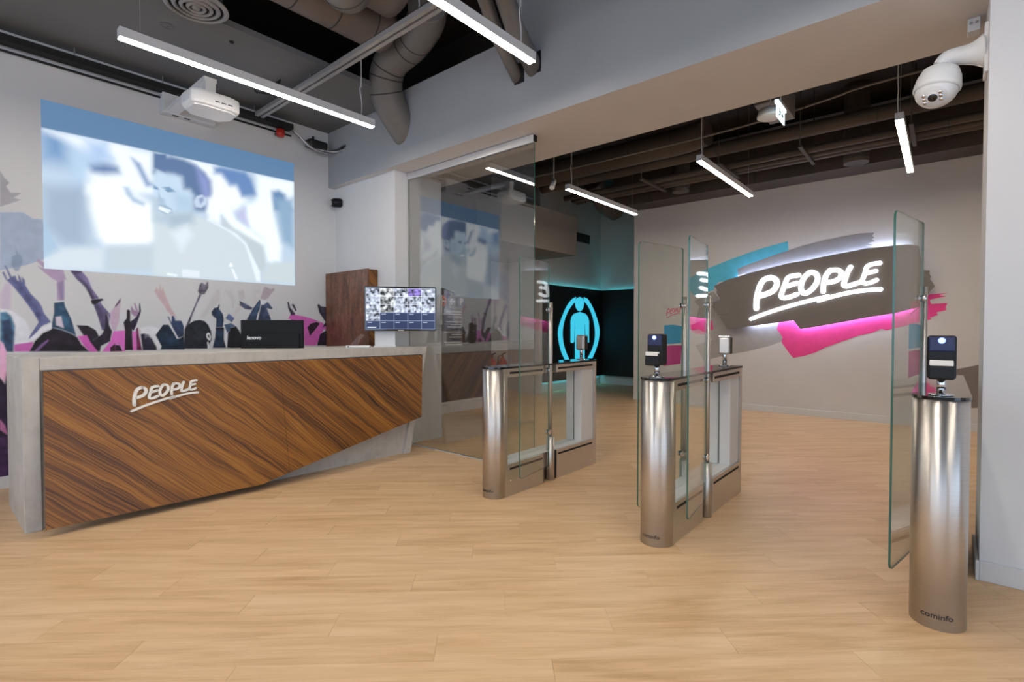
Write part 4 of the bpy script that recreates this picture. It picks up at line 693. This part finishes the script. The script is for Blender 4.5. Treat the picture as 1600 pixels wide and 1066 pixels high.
# ============================================================ TURNSTILES
def stadium(x0, x1, h, dep, n=10):
    p = []
    for k in range(n+1):
        a = math.pi/2+math.pi*k/n; p.append((x0+dep+dep*math.cos(a), h*math.sin(a)))
    p += [(x1, -h), (x1, h)]
    return p
TH, TX0, TX1 = .10, 0.0, 1.45
def turnstile(loc, label, wings, readers):
    t = thing('turnstile', label, 'turnstile', loc, 'turnstiles', local=True)
    idf = lambda u, v, d: (u, v, d)
    n = 14; end = []
    for k in range(n+1):
        a = math.pi/2+math.pi*k/n; end.append((.105+.105*math.cos(a), TH*math.sin(a)))
    # curved front column
    mb = MB(); poly = end+[(.135, -TH), (.135, TH)]
    mb.prism(poly, idf, .0, .998); 
    for i in range(len(mb.f)):
        if i >= 2 and i < 2+n: mb.sm[i] = True
    mb.build('front_column', 'steel', t)
    nl = -.045 if any(w[0] < 0 for w in wings) else -TH; nr = .045 if any(w[0] > 0 for w in wings) else TH
    for nm, z0, z1 in (('lower_box', 0, .25), ('upper_rail', .93, .998)):
        MB().box(.135, .60, -TH, TH, z0, z1).build(nm, 'steel', t, .002); MB().box(.79, TX1-.035, -TH, TH, z0, z1).build(nm, 'steel', t, .002)
        MB().box(.601, .789, nl, nr, z0, z1).build(nm+'_core', 'steel', t)
    MB().box(TX1-.035, TX1, -TH, TH, 0, .998).build('rear_post', 'steel', t, .002)
    MB().box(TX1-.24, TX1-.035, -.085, -.006, .257, .929).build('inner_lining', 'white_metal', t); MB().box(TX1-.24, TX1-.035, .006, .085, .257, .929).build('inner_lining', 'white_metal', t)
    MB().box(.136, TX1-.036, -.085, .085, .2505, .256).build('sill', 'white_metal', t)
    MB().box(.14, TX1-.2, -.004, .004, .257, .929).build('window_pane', ['glass'], t)
    pl = [(u-.004 if u < .1 else u+.002, v*1.03) for u, v in end]+[(TX1+.002, -TH*1.03), (TX1+.002, TH*1.03)]
    MB().prism(pl, idf, .999, 1.012).build('top_plate', 'black_gloss', t)
    for s in (-1, 1):
        for z0, z1 in ((.955, .972), (.205, .222)):
            for a, b in ((.16, .585), (.81, TX1-.07)):
                y0 = s*(TH+.0008); MB().box(a, b, min(s*TH*.97, y0), max(s*TH*.97, y0), z0, z1).build('light_slot', 'black_matt', t)
        for x in (.17, TX1-.06): MB().tube([(x, s*TH, .12 if x < 1 else .175), (x, s*(TH+.003), .12 if x < 1 else .175)], .006, 10).build('screw', 'chrome', t)
    for s, ang, sticker in wings:
        px, py = .725, s*.080
        MB().tube([(px, py, 0), (px, py, .375)], .035, 22).build('pivot_housing', 'steel', t)
        pole = MB().tube([(px, py, .375), (px, py, 1.535)], .017, 16).build('wing_pole', 'steel', t)
        A = R(180)+R(ang); dx, dy = math.cos(A), math.sin(A); nx, ny = -dy, dx
        def wf(u, v, d): return (px+dx*u+nx*d, py+dy*u+ny*d, v)
        w = MB(); rr = .035; a0, a1, z0, z1 = .035, .525, .13, 1.875; poly = [(a0, z0), (a1-rr, z0)]
        poly += [(a1-rr+rr*math.sin(R(15*k)), z0+rr-rr*math.cos(R(15*k))) for k in range(1, 7)]
        poly += [(a1-rr+rr*math.cos(R(15*k)), z1-rr+rr*math.sin(R(15*k))) for k in range(0, 7)]+[(a0+.01, z1), (a0, z1-.01)]
        w.prism(poly, wf, -.005, .005, 0, 1); wing = w.build('glass_wing', ['glass', 'glass_edge'], t)
        for z in (.42, .955, 1.47):
            c = MB(); c.tube([wf(.038, z, -.016), wf(.038, z, -.0055)], .02, 18); c.tube([wf(.038, z, .0055), wf(.038, z, .016)], .02, 18)
            c.tube([wf(0, z, .011 if s > 0 else -.011), wf(.04, z, .011 if s > 0 else -.011)], .008, 10); c.build('clamp', 'chrome', t)
        if sticker:
            q = 1 if sticker > 0 else -1; d0 = .0052*q; d1 = .0058*q; lft = (lambda u: .29-u) 
            def sf(u, v, d): return wf(.245-u, v, d)
            o = MB().prism([(0, 1.20), (.205, 1.205), (.21, 1.325), (.11, 1.335), (.002, 1.33)], sf, d0, d1).build('info_sticker', 'cyan_sticker', wing); o['label'] = 'cyan info sticker'
            o = MB().prism([(.0, 1.05), (.20, 1.06), (.212, 1.19), (.10, 1.192), (.004, 1.188)], sf, d0, d1).build('info_sticker', 'pink_sticker', wing); o['label'] = 'pink info sticker'
            tx = MB(); rg = random.Random(5)
            for zt, zb in ((1.32, 1.215), (1.178, 1.07)):
                z = zt
                while z > zb:
                    a = .02
                    l = rg.choice((.05, .1, .14)); tx.prism([(a, z-.0035), (a+l, z-.0035), (a+l, z), (a, z)], sf, d1, d1+.0003*q); z -= rg.choice((.009, .009, .016))
            tx.build('print', 'white_print', wing)
            s_ = .105; lt = MB()
            for kx, (ww, ss) in LETTERS.items():
                for pts in ss: lt.ribbon([(.02+(LY0-y)*s_, 1.378+(z-LZ0)*s_) for y, z in pts], ww*s_*.85, sf, d0, d1)
            lt.build('lettering', 'red_sticker', wing)
    for kind, x in readers:
        MB().lathe([(0, 0), (.045, 0), (.045, .005), (.018, .008), (0, .008)], (x, 0, 1.0125), seg=24).build('reader_foot', 'chrome', t)
        MB().tube([(x, 0, 1.02), (x, 0, 1.16 if kind else 1.10)], .016, 16).build('reader_stem', 'chrome', t)
        if kind == 0:      # black reader facing the entrance
            hd = MB().bbox(x-.035, x+.04, -.05, .05, 1.085, 1.275, .012, seg=3).build('reader_head', 'black_plastic', t)
            MB().bbox(x-.040, x+.0, -.044, .044, 1.205, 1.270, .006).build('window', 'blue_acrylic', hd)
            MB().lathe([(0, .001), (.008, .001), (.008, 0)], (x-.0405, 0, 1.253), (-1, 0, 0), 18).build('led', 'white_led', hd)
            MB().lathe([(.009, .0008), (.013, .0008)], (x-.0405, 0, 1.253), (-1, 0, 0), 18).build('led_ring', 'blue_led', hd)
            MB().bbox(x-.075, x-.03, -.045, .045, 1.085, 1.16, .008).build('hand_rest', 'black_plastic', hd)
            MB().bbox(x-.078, x-.05, -.04, .04, 1.145, 1.168, .003).build('sensor_bar', 'letter_white', hd)
        else:              # steel reader facing the other way
            hd = MB().bbox(x-.03, x+.004, -.045, .045, 1.105, 1.245, .016, seg=3).build('reader_head', 'steel', t)
            MB().bbox(x+.004, x+.05, -.044, .044, 1.11, 1.24, .006).build('reader_face', 'black_plastic', hd)
            MB().bbox(x-.022, x+.045, -.042, .042, 1.244, 1.25, .002).build('reader_cap', 'chrome', hd)
    text('cominfo', .034, 'dark_print', t, lambda u, v, d: (.105-.1055*math.sqrt(max(0, 1-((u+.0)/TH)**2)) if True else 0, -u, .06+v), ext=0, bold=.0004)
    return t
turnstile((2.845, 2.672, 0), 'leftmost turnstile, standing before the glass partition', [(-1, 8.9, 0)], [(1, 1.34)])
turnstile((2.845, 1.330, 0), 'middle turnstile with two glass wings and a black card reader', [(-1, 7.3, 0), (1, -11.5, -1)], [(0, .085), (1, 1.34)])
turnstile((2.845, .008, 0), 'nearest turnstile standing beside the right wall', [(1, -11.0, -1)], [(0, .085)])

# ============================================================ DOME CAMERA
dc = thing('dome_camera', 'white dome security camera on a wall arm under the beam', 'camera', (3.75, -.15, 2.8))
cx_, cy_, cz_ = 3.74, .035, 2.765
MB().bbox(3.68, 3.82, -.156, -.14, 2.66, 2.92, .004).build('wall_plate', 'white_plastic', dc)
MB().tube(smooth([(3.75, -.145, 2.80), (3.75, -.09, 2.80), (3.745, -.03, 2.805), (cx_, .01, 2.80), (cx_, cy_, 2.77)], 6), [.085]*2+[.042+.04*math.exp(-.25*i) for i in range(23)], 20).build('arm', 'white_plastic', dc)
ax = (-.10, .10, -1)
MB().lathe([(0, -.004), (.05, .0), (.082, .022), (.099, .065), (.107, .115), (.107, .132), (.099, .137)], (cx_, cy_, cz_), (-.12, .14, -1), 40).build('shell', 'white_plastic', dc)
A_ = Vector((-.12, .14, -1)).normalized(); O_ = Vector((cx_, cy_, cz_))+A_*.135
ball = []
for k in range(13):
    a = R(90*k/12); ball.append((.097*math.cos(a), .088*math.sin(a)))
bo = MB().lathe(ball, O_, A_, 40).build('ball', 'white_plastic', dc)
D_ = Vector((-.75, .16, -.62)).normalized(); F_ = O_+D_*.086
MB().lathe([(0, .004), (.052, .002), (.06, -.012)], F_, D_, 32).build('face_plate', 'white_metal', bo)
MB().lathe([(0, .007), (.02, .007), (.022, .003)], F_, D_, 24).build('lens', 'black_gloss', bo)
sd = D_.cross(Vector((0, 0, 1))).normalized(); ud = sd.cross(D_)
for s in (-1, 1):
    for kk in (-1, 0, 1):
        MB().lathe([(0, .006), (.009, .006), (.01, .002)], F_+sd*s*.036+ud*kk*.02, D_, 14).build('infrared_lamp', 'chrome', bo)
jb = thing('junction_box', 'small grey junction box under the beam behind the dome camera', 'junction box', (3.95, -.09, ZS))
MB().bbox(3.90, 3.98, -.13, -.075, ZS-.075, ZS-.001, .004).build('case', 'white_metal', jb)
for y in (-.115, -.09): MB().tube([(3.901, y, ZS-.03), (3.897, y, ZS-.03)], .008, 10).build('cable_gland', 'strut', jb)

# ============================================================ LIT SIGN ON THE BACK WALL
sg = thing('illuminated_sign', 'backlit brush shaped board with glowing PEOPLE letters', 'sign', (XP, 1.5, 1.8))
MB().prism(BOARD, lambda u, v, d: (8.62+d, u, v), 0, .03).build('board', 'sign_board', sg)
letters(lambda y, z, d: (8.62-d, y, z), .001, .022, 'sign_light', sg)
top = [(y, z-.035) for y, z in BOARD[2:12]]; bot = [(y, z+.035) for y, z in BOARD[23:33]]
for pth in (top, bot):
    MB().tube([(8.685, a, b) for a, b in pth], .008, 8).build('backlight', 'sign_led', sg)
for y, z in ((2.6, 1.75), (1.8, 1.95), (1.0, 1.85), (.5, 2.0)): MB().tube([(8.65, y, z), (XP, y, z)], .015, 10).build('standoff', 'strut', sg)

# ============================================================ DARK CORNER WITH PICTOGRAM
bk = thing('black_panel', 'black wall panel wrapping the corner behind the pictogram', 'wall panel', (9.6, 6.27, .2))
MB().box(8.37, 10.74, 6.268, 6.29, .21, 2.24).build('long_panel', 'black_panel', bk); MB().box(10.725, 10.745, 4.45, 6.266, .21, 2.24).build('short_panel', 'black_panel', bk)
for nm, a in (('led_strip', (8.4, 10.7, 6.312, 6.330, 2.19, 2.20)), ('led_strip', (8.4, 10.7, 6.312, 6.330, .25, .26)), ('led_strip', (10.76, 10.775, 4.5, 6.2, 2.19, 2.20))):
    MB().box(*a).build(nm, 'cyan_led', bk)
pc = thing('pictogram_sign', 'glowing cyan figure in a ring on the black panel', 'sign', (9.7, 6.26, .5))
fyp = lambda u, v, d: (u, 6.267-d, v)
for nm in ('ring', 'ring2', 'head', 'body'):
    MB().prism((smooth(PICT[nm][:8], 5)+smooth(PICT[nm][8:], 5)) if 'ring' in nm else (smooth(PICT[nm]+PICT[nm][:1], 4)[:-1] if nm == 'head' else PICT[nm]), fyp, 0, .015).build({'ring': 'ring_half', 'ring2': 'ring_half', 'head': 'head', 'body': 'figure'}[nm], 'cyan_light', pc)

# ============================================================ BACK ROOM SMALL THINGS
ib = thing('info_board', 'grey directory board with rows of print on the brown wall', 'notice board', (5.53, 5.94, 1.03))
MB().box(5.30, 5.765, 5.935, 5.949, 1.03, 1.665).build('plate', 'grey_print', ib)
rg = random.Random(11)
for i in range(15):
    z = 1.63-i*.04; l = rg.uniform(.18, .4)
    MB().box(5.72-l, 5.735, 5.9335, 5.9345, z-.012, z).build('print_line', 'white_print' if i % 4 else 'dark_print', ib)
for x, mt, ch, lb in ((5.335, 'orange_print', '\u2190', 'round orange arrow badge above the directory board'), (5.535, 'grey_print', '\u2190', 'round grey arrow badge above the directory board'), (5.735, 'blue_print', 'P', 'round blue badge with a letter P above the directory board')):
    bd = thing('round_badge', lb, 'sign', (x, 5.95, 1.74), 'badges above the directory board')
    MB().lathe([(0, .012), (.085, .012), (.09, .008), (.09, 0)], (x, 5.949, 1.745), (0, -1, 0), 28).build('disc', mt, bd)
    if ch == 'P': text('P', .15, 'white_print', bd, lambda u, v, d, x=x: (x+u, 5.935-d, 1.745+v), bold=.004)
    else: MB().prism([(-.055, 0), (-.01, .05), (.005, .035), (-.02, .012), (.055, .012), (.055, -.012), (-.02, -.012), (.005, -.035), (-.01, -.05)], lambda u, v, d, x=x: (x+u, 5.936-d, 1.745+v), 0, .002).build('arrow', 'white_print', bd)
hn = thing('switch_plate', 'slim white switch plate on the edge of the pale column', 'switch', (4.13, 4.63, 1.4))
MB().bbox(4.10, 4.149, 4.618, 4.639, 1.36, 1.72, .004).build('plate', 'white_plastic', hn); MB().box(4.115, 4.135, 4.6165, 4.6185, 1.42, 1.66).build('slit', 'chrome', hn)
for i, (x, lb) in enumerate(((7.66, 'red fire extinguisher, the left one of the pair in the recess'), (7.98, 'red fire extinguisher, the right one of the pair in the recess'))):
    fe = thing('fire_extinguisher', lb, 'fire extinguisher', (x, 7.03, .18), 'fire extinguishers in the recess')
    MB().lathe([(0, 0), (.085, 0), (.095, .02), (.095, .43), (.07, .49), (.035, .52), (.03, .55), (0, .55)], (x, 7.03, .18), seg=24).build('cylinder', 'red', fe)
    MB().tube([(x, 7.03, .73), (x, 7.03, .79)], .022, 12).build('valve', 'black_plastic', fe)
    MB().prism([(-.02, .77), (.11, .81), (.11, .83), (-.03, .80)], lambda u, v, d, x=x: (x+u, 7.03+d, v), -.012, .012).build('lever', 'black_plastic', fe)
    MB().tube(smooth([(x-.02, 7.03, .76), (x-.12, 7.02, .76), (x-.17, 7.01, .68), (x-.16, 7.0, .5), (x-.12, 6.98, .4)], 6), .012, 10).build('hose', 'black_plastic', fe)
    MB().box(x-.05, x+.05, 7.12, 7.149, .45, .6).build('bracket', 'black_plastic', fe)
ex = thing('exit_sign', 'hanging lit exit sign with a green running figure', 'exit sign', (5.08, 1.15, 3.2))
MB().box(4.93, 5.23, 1.135, 1.165, 3.29, 3.315).build('housing', 'exit_light', ex); ep = MB().box(4.94, 5.22, 1.146, 1.154, 3.175, 3.2895).build('panel', 'exit_light', ex)
gr = M['paint_green'] = pmat('green_print', (.0, .12, .08), .5, var=.05)
fig = lambda u, v, d: (5.05+u*.85, 1.1455-d, 3.232+v*.6)
fg = MB(); fg.lathe([(0, 0), (.014, 0), (.014, .001)], fig(-.01, .055, 0), (0, -1, 0), 14)
for a in ([(-.012, .036), (-.005, -.005)], [(-.005, -.005), (.025, -.03), (.02, -.07)], [(-.005, -.005), (-.03, -.035), (-.06, -.04)], [(-.012, .03), (.03, .015)], [(-.012, .03), (-.04, .0)]): fg.ribbon(a, .016, fig, 0, .001)
fg.build('running_figure', 'paint_green', ep)
ar = MB().prism([(.06, -.02), (.06, .02), (.09, .02), (.09, .045), (.13, 0), (.09, -.045), (.09, -.02)], fig, 0, .001).build('arrow', 'paint_green', ep)
MB().tube([(5.08, 1.15, 3.315), (5.08, 1.15, ZT)], .006, 8).build('pendant', 'strut', ex)
ld = thing('ceiling_loudspeaker', 'round white ceiling loudspeaker behind the exit sign', 'loudspeaker', (5.31, 1.26, 3.3))
MB().lathe([(0, -.02), (.10, -.02), (.115, -.01), (.115, .0), (.10, .06), (0, .06)], (5.31, 1.29, 3.33), seg=32).build('body', 'white_plastic', ld); MB().tube([(5.31, 1.29, 3.39), (5.31, 1.29, ZT)], .006, 8).build('pendant', 'strut', ld)
bxd = thing('duct_box', 'short grey rectangular duct outlet behind the exit sign', 'duct', (5.9, 1.2, 3.6))
MB().box(5.40, 6.0, 1.22, 1.46, 3.50, 3.74).build('casing', 'duct', bxd, .004)
for x in (5.5, 5.9): MB().tube([(x, 1.34, 3.74), (x, 1.34, ZT)], .006, 8).build('hanger', 'strut', bxd)
for i in range(5): MB().box(5.396, 5.40, 1.24, 1.44, 3.54+i*.04, 3.555+i*.04).build('louvre', 'duct_dark', bxd)
sl = thing('spotlight', 'small white spotlight left of the corner lamp', 'spotlight', (5.8, 4.1, 3.35))
MB().tube([(5.80, 4.16, 3.36), (5.70, 4.12, 3.24)], .035, 18).build('head', 'white_plastic', sl); MB().tube([(5.80, 4.16, 3.36), (5.80, 4.16, ZT)], .008, 8).build('stem', 'strut', sl)
# pipes and ducts under the back ceiling
duct('ventilation_duct', 'fat brown duct above the lamp nearest the pictogram corner', [(6.60, 2.35, 3.82), (6.65, 2.7, 3.80), (6.65, 3.4, 3.80), (6.65, 4.4, 3.80), (6.65, 5.3, 3.80)], .17, 'duct_brown', (.08, .3, .5, .7, .85))
duct('back_duct', 'brown round duct crossing above the back lamps', [(7.05, -3.5, 3.72), (7.05, 0, 3.72), (7.05, 1.5, 3.72), (7.05, 4.2, 3.72), (7.05, 5.3, 3.72)], .085, 'duct_brown', (.35, .6))
for i, (x, z, r_, lb) in enumerate(((7.30, 3.55, .045, 'upper thin brown pipe below the back duct'), (7.53, 3.55, .035, 'middle thin brown pipe below the back duct'), (7.66, 3.56, .05, 'lowest thin brown pipe, nearest the sign wall'))):
    duct('service_pipe', lb, [(x, -3.5, z), (x, 0, z), (x, 2.5, z), (x, 5.0, z)], r_, 'duct_brown', (.4,), 4, None, None, 14)
duct('conduit', 'thin grey conduit sagging across the back ceiling', [(6.1, -3.0, 3.72), (6.1, .3, 3.70), (6.1, .9, 3.66), (6.1, 1.6, 3.60), (6.1, 2.6, 3.58), (6.1, 5.0, 3.6)], .012, 'duct', (.5,), 5, None, None, 10)
duct('conduit', 'thin grey conduit high behind the beam edge', [(5.3, -3.0, 3.98), (5.3, 1.6, 3.98), (5.3, 5.0, 3.98)], .02, 'duct_brown', (.5,), 3, None, None, 10)
for y in (-1.2, .3, 1.35, 2.3, 3.4, 4.5):
    hg = thing('pipe_hanger', 'brown trapeze hanger under the back room pipes', 'pipe hanger', (7.33, y, 3.48), 'hangers under the back room pipes')
    MB().box(6.90, 7.76, y-.02, y+.02, 3.48, 3.505).build('cross_bar', 'duct_brown', hg)
    for x in (6.92, 7.74): MB().tube([(x, y, 3.505), (x, y, ZT)], .006, 8).build('rod', 'duct_dark', hg)
for y, x, z0, r_, lb in ((.90, 7.93, 3.45, .14, 'brown spiral duct dropping beside the right back lamp'), (3.22, 7.93, 3.48, .13, 'brown spiral duct dropping above the middle back lamp')):
    duct('duct_stub', lb, [(x, y, ZT), (x, y, (ZT+z0)/2), (x, y, z0)], r_, 'duct_brown', (.2, .35, .5, .65, .8, .95), 6)
bd_ = thing('boxed_duct', 'long brown boxed duct along the top of the sign wall', 'duct', (8.45, 1, 3.6))
MB().box(8.25, 8.735, -3.9, 4.6, 3.50, 4.1).build('casing', 'duct_brown', bd_, .004)
for y in (-1.5, .4, 2.2, 3.9): MB().box(8.245, 8.25, y-.015, y+.015, 3.5, 4.1).build('flange', 'duct_dark', bd_)
duct('elbow_duct', 'brown duct elbow above the dark pictogram corner', [(7.85, 4.78, 3.9), (8.1, 4.8, 3.72), (8.35, 4.82, 3.60), (8.75, 4.84, 3.55)], .16, 'duct_brown', (.5, .8))
vg = thing('wall_grille', 'dark long ventilation grille high on the corner wall', 'air vent', (9.4, 6.28, 3.3))
MB().box(8.75, 10.2, 6.285, 6.2985, 3.28, 3.48).build('frame', 'duct_dark', vg)
for i in range(6): MB().box(8.78, 10.17, 6.280, 6.2848, 3.295+i*.03, 3.308+i*.03).build('slat', 'black_matt', vg)
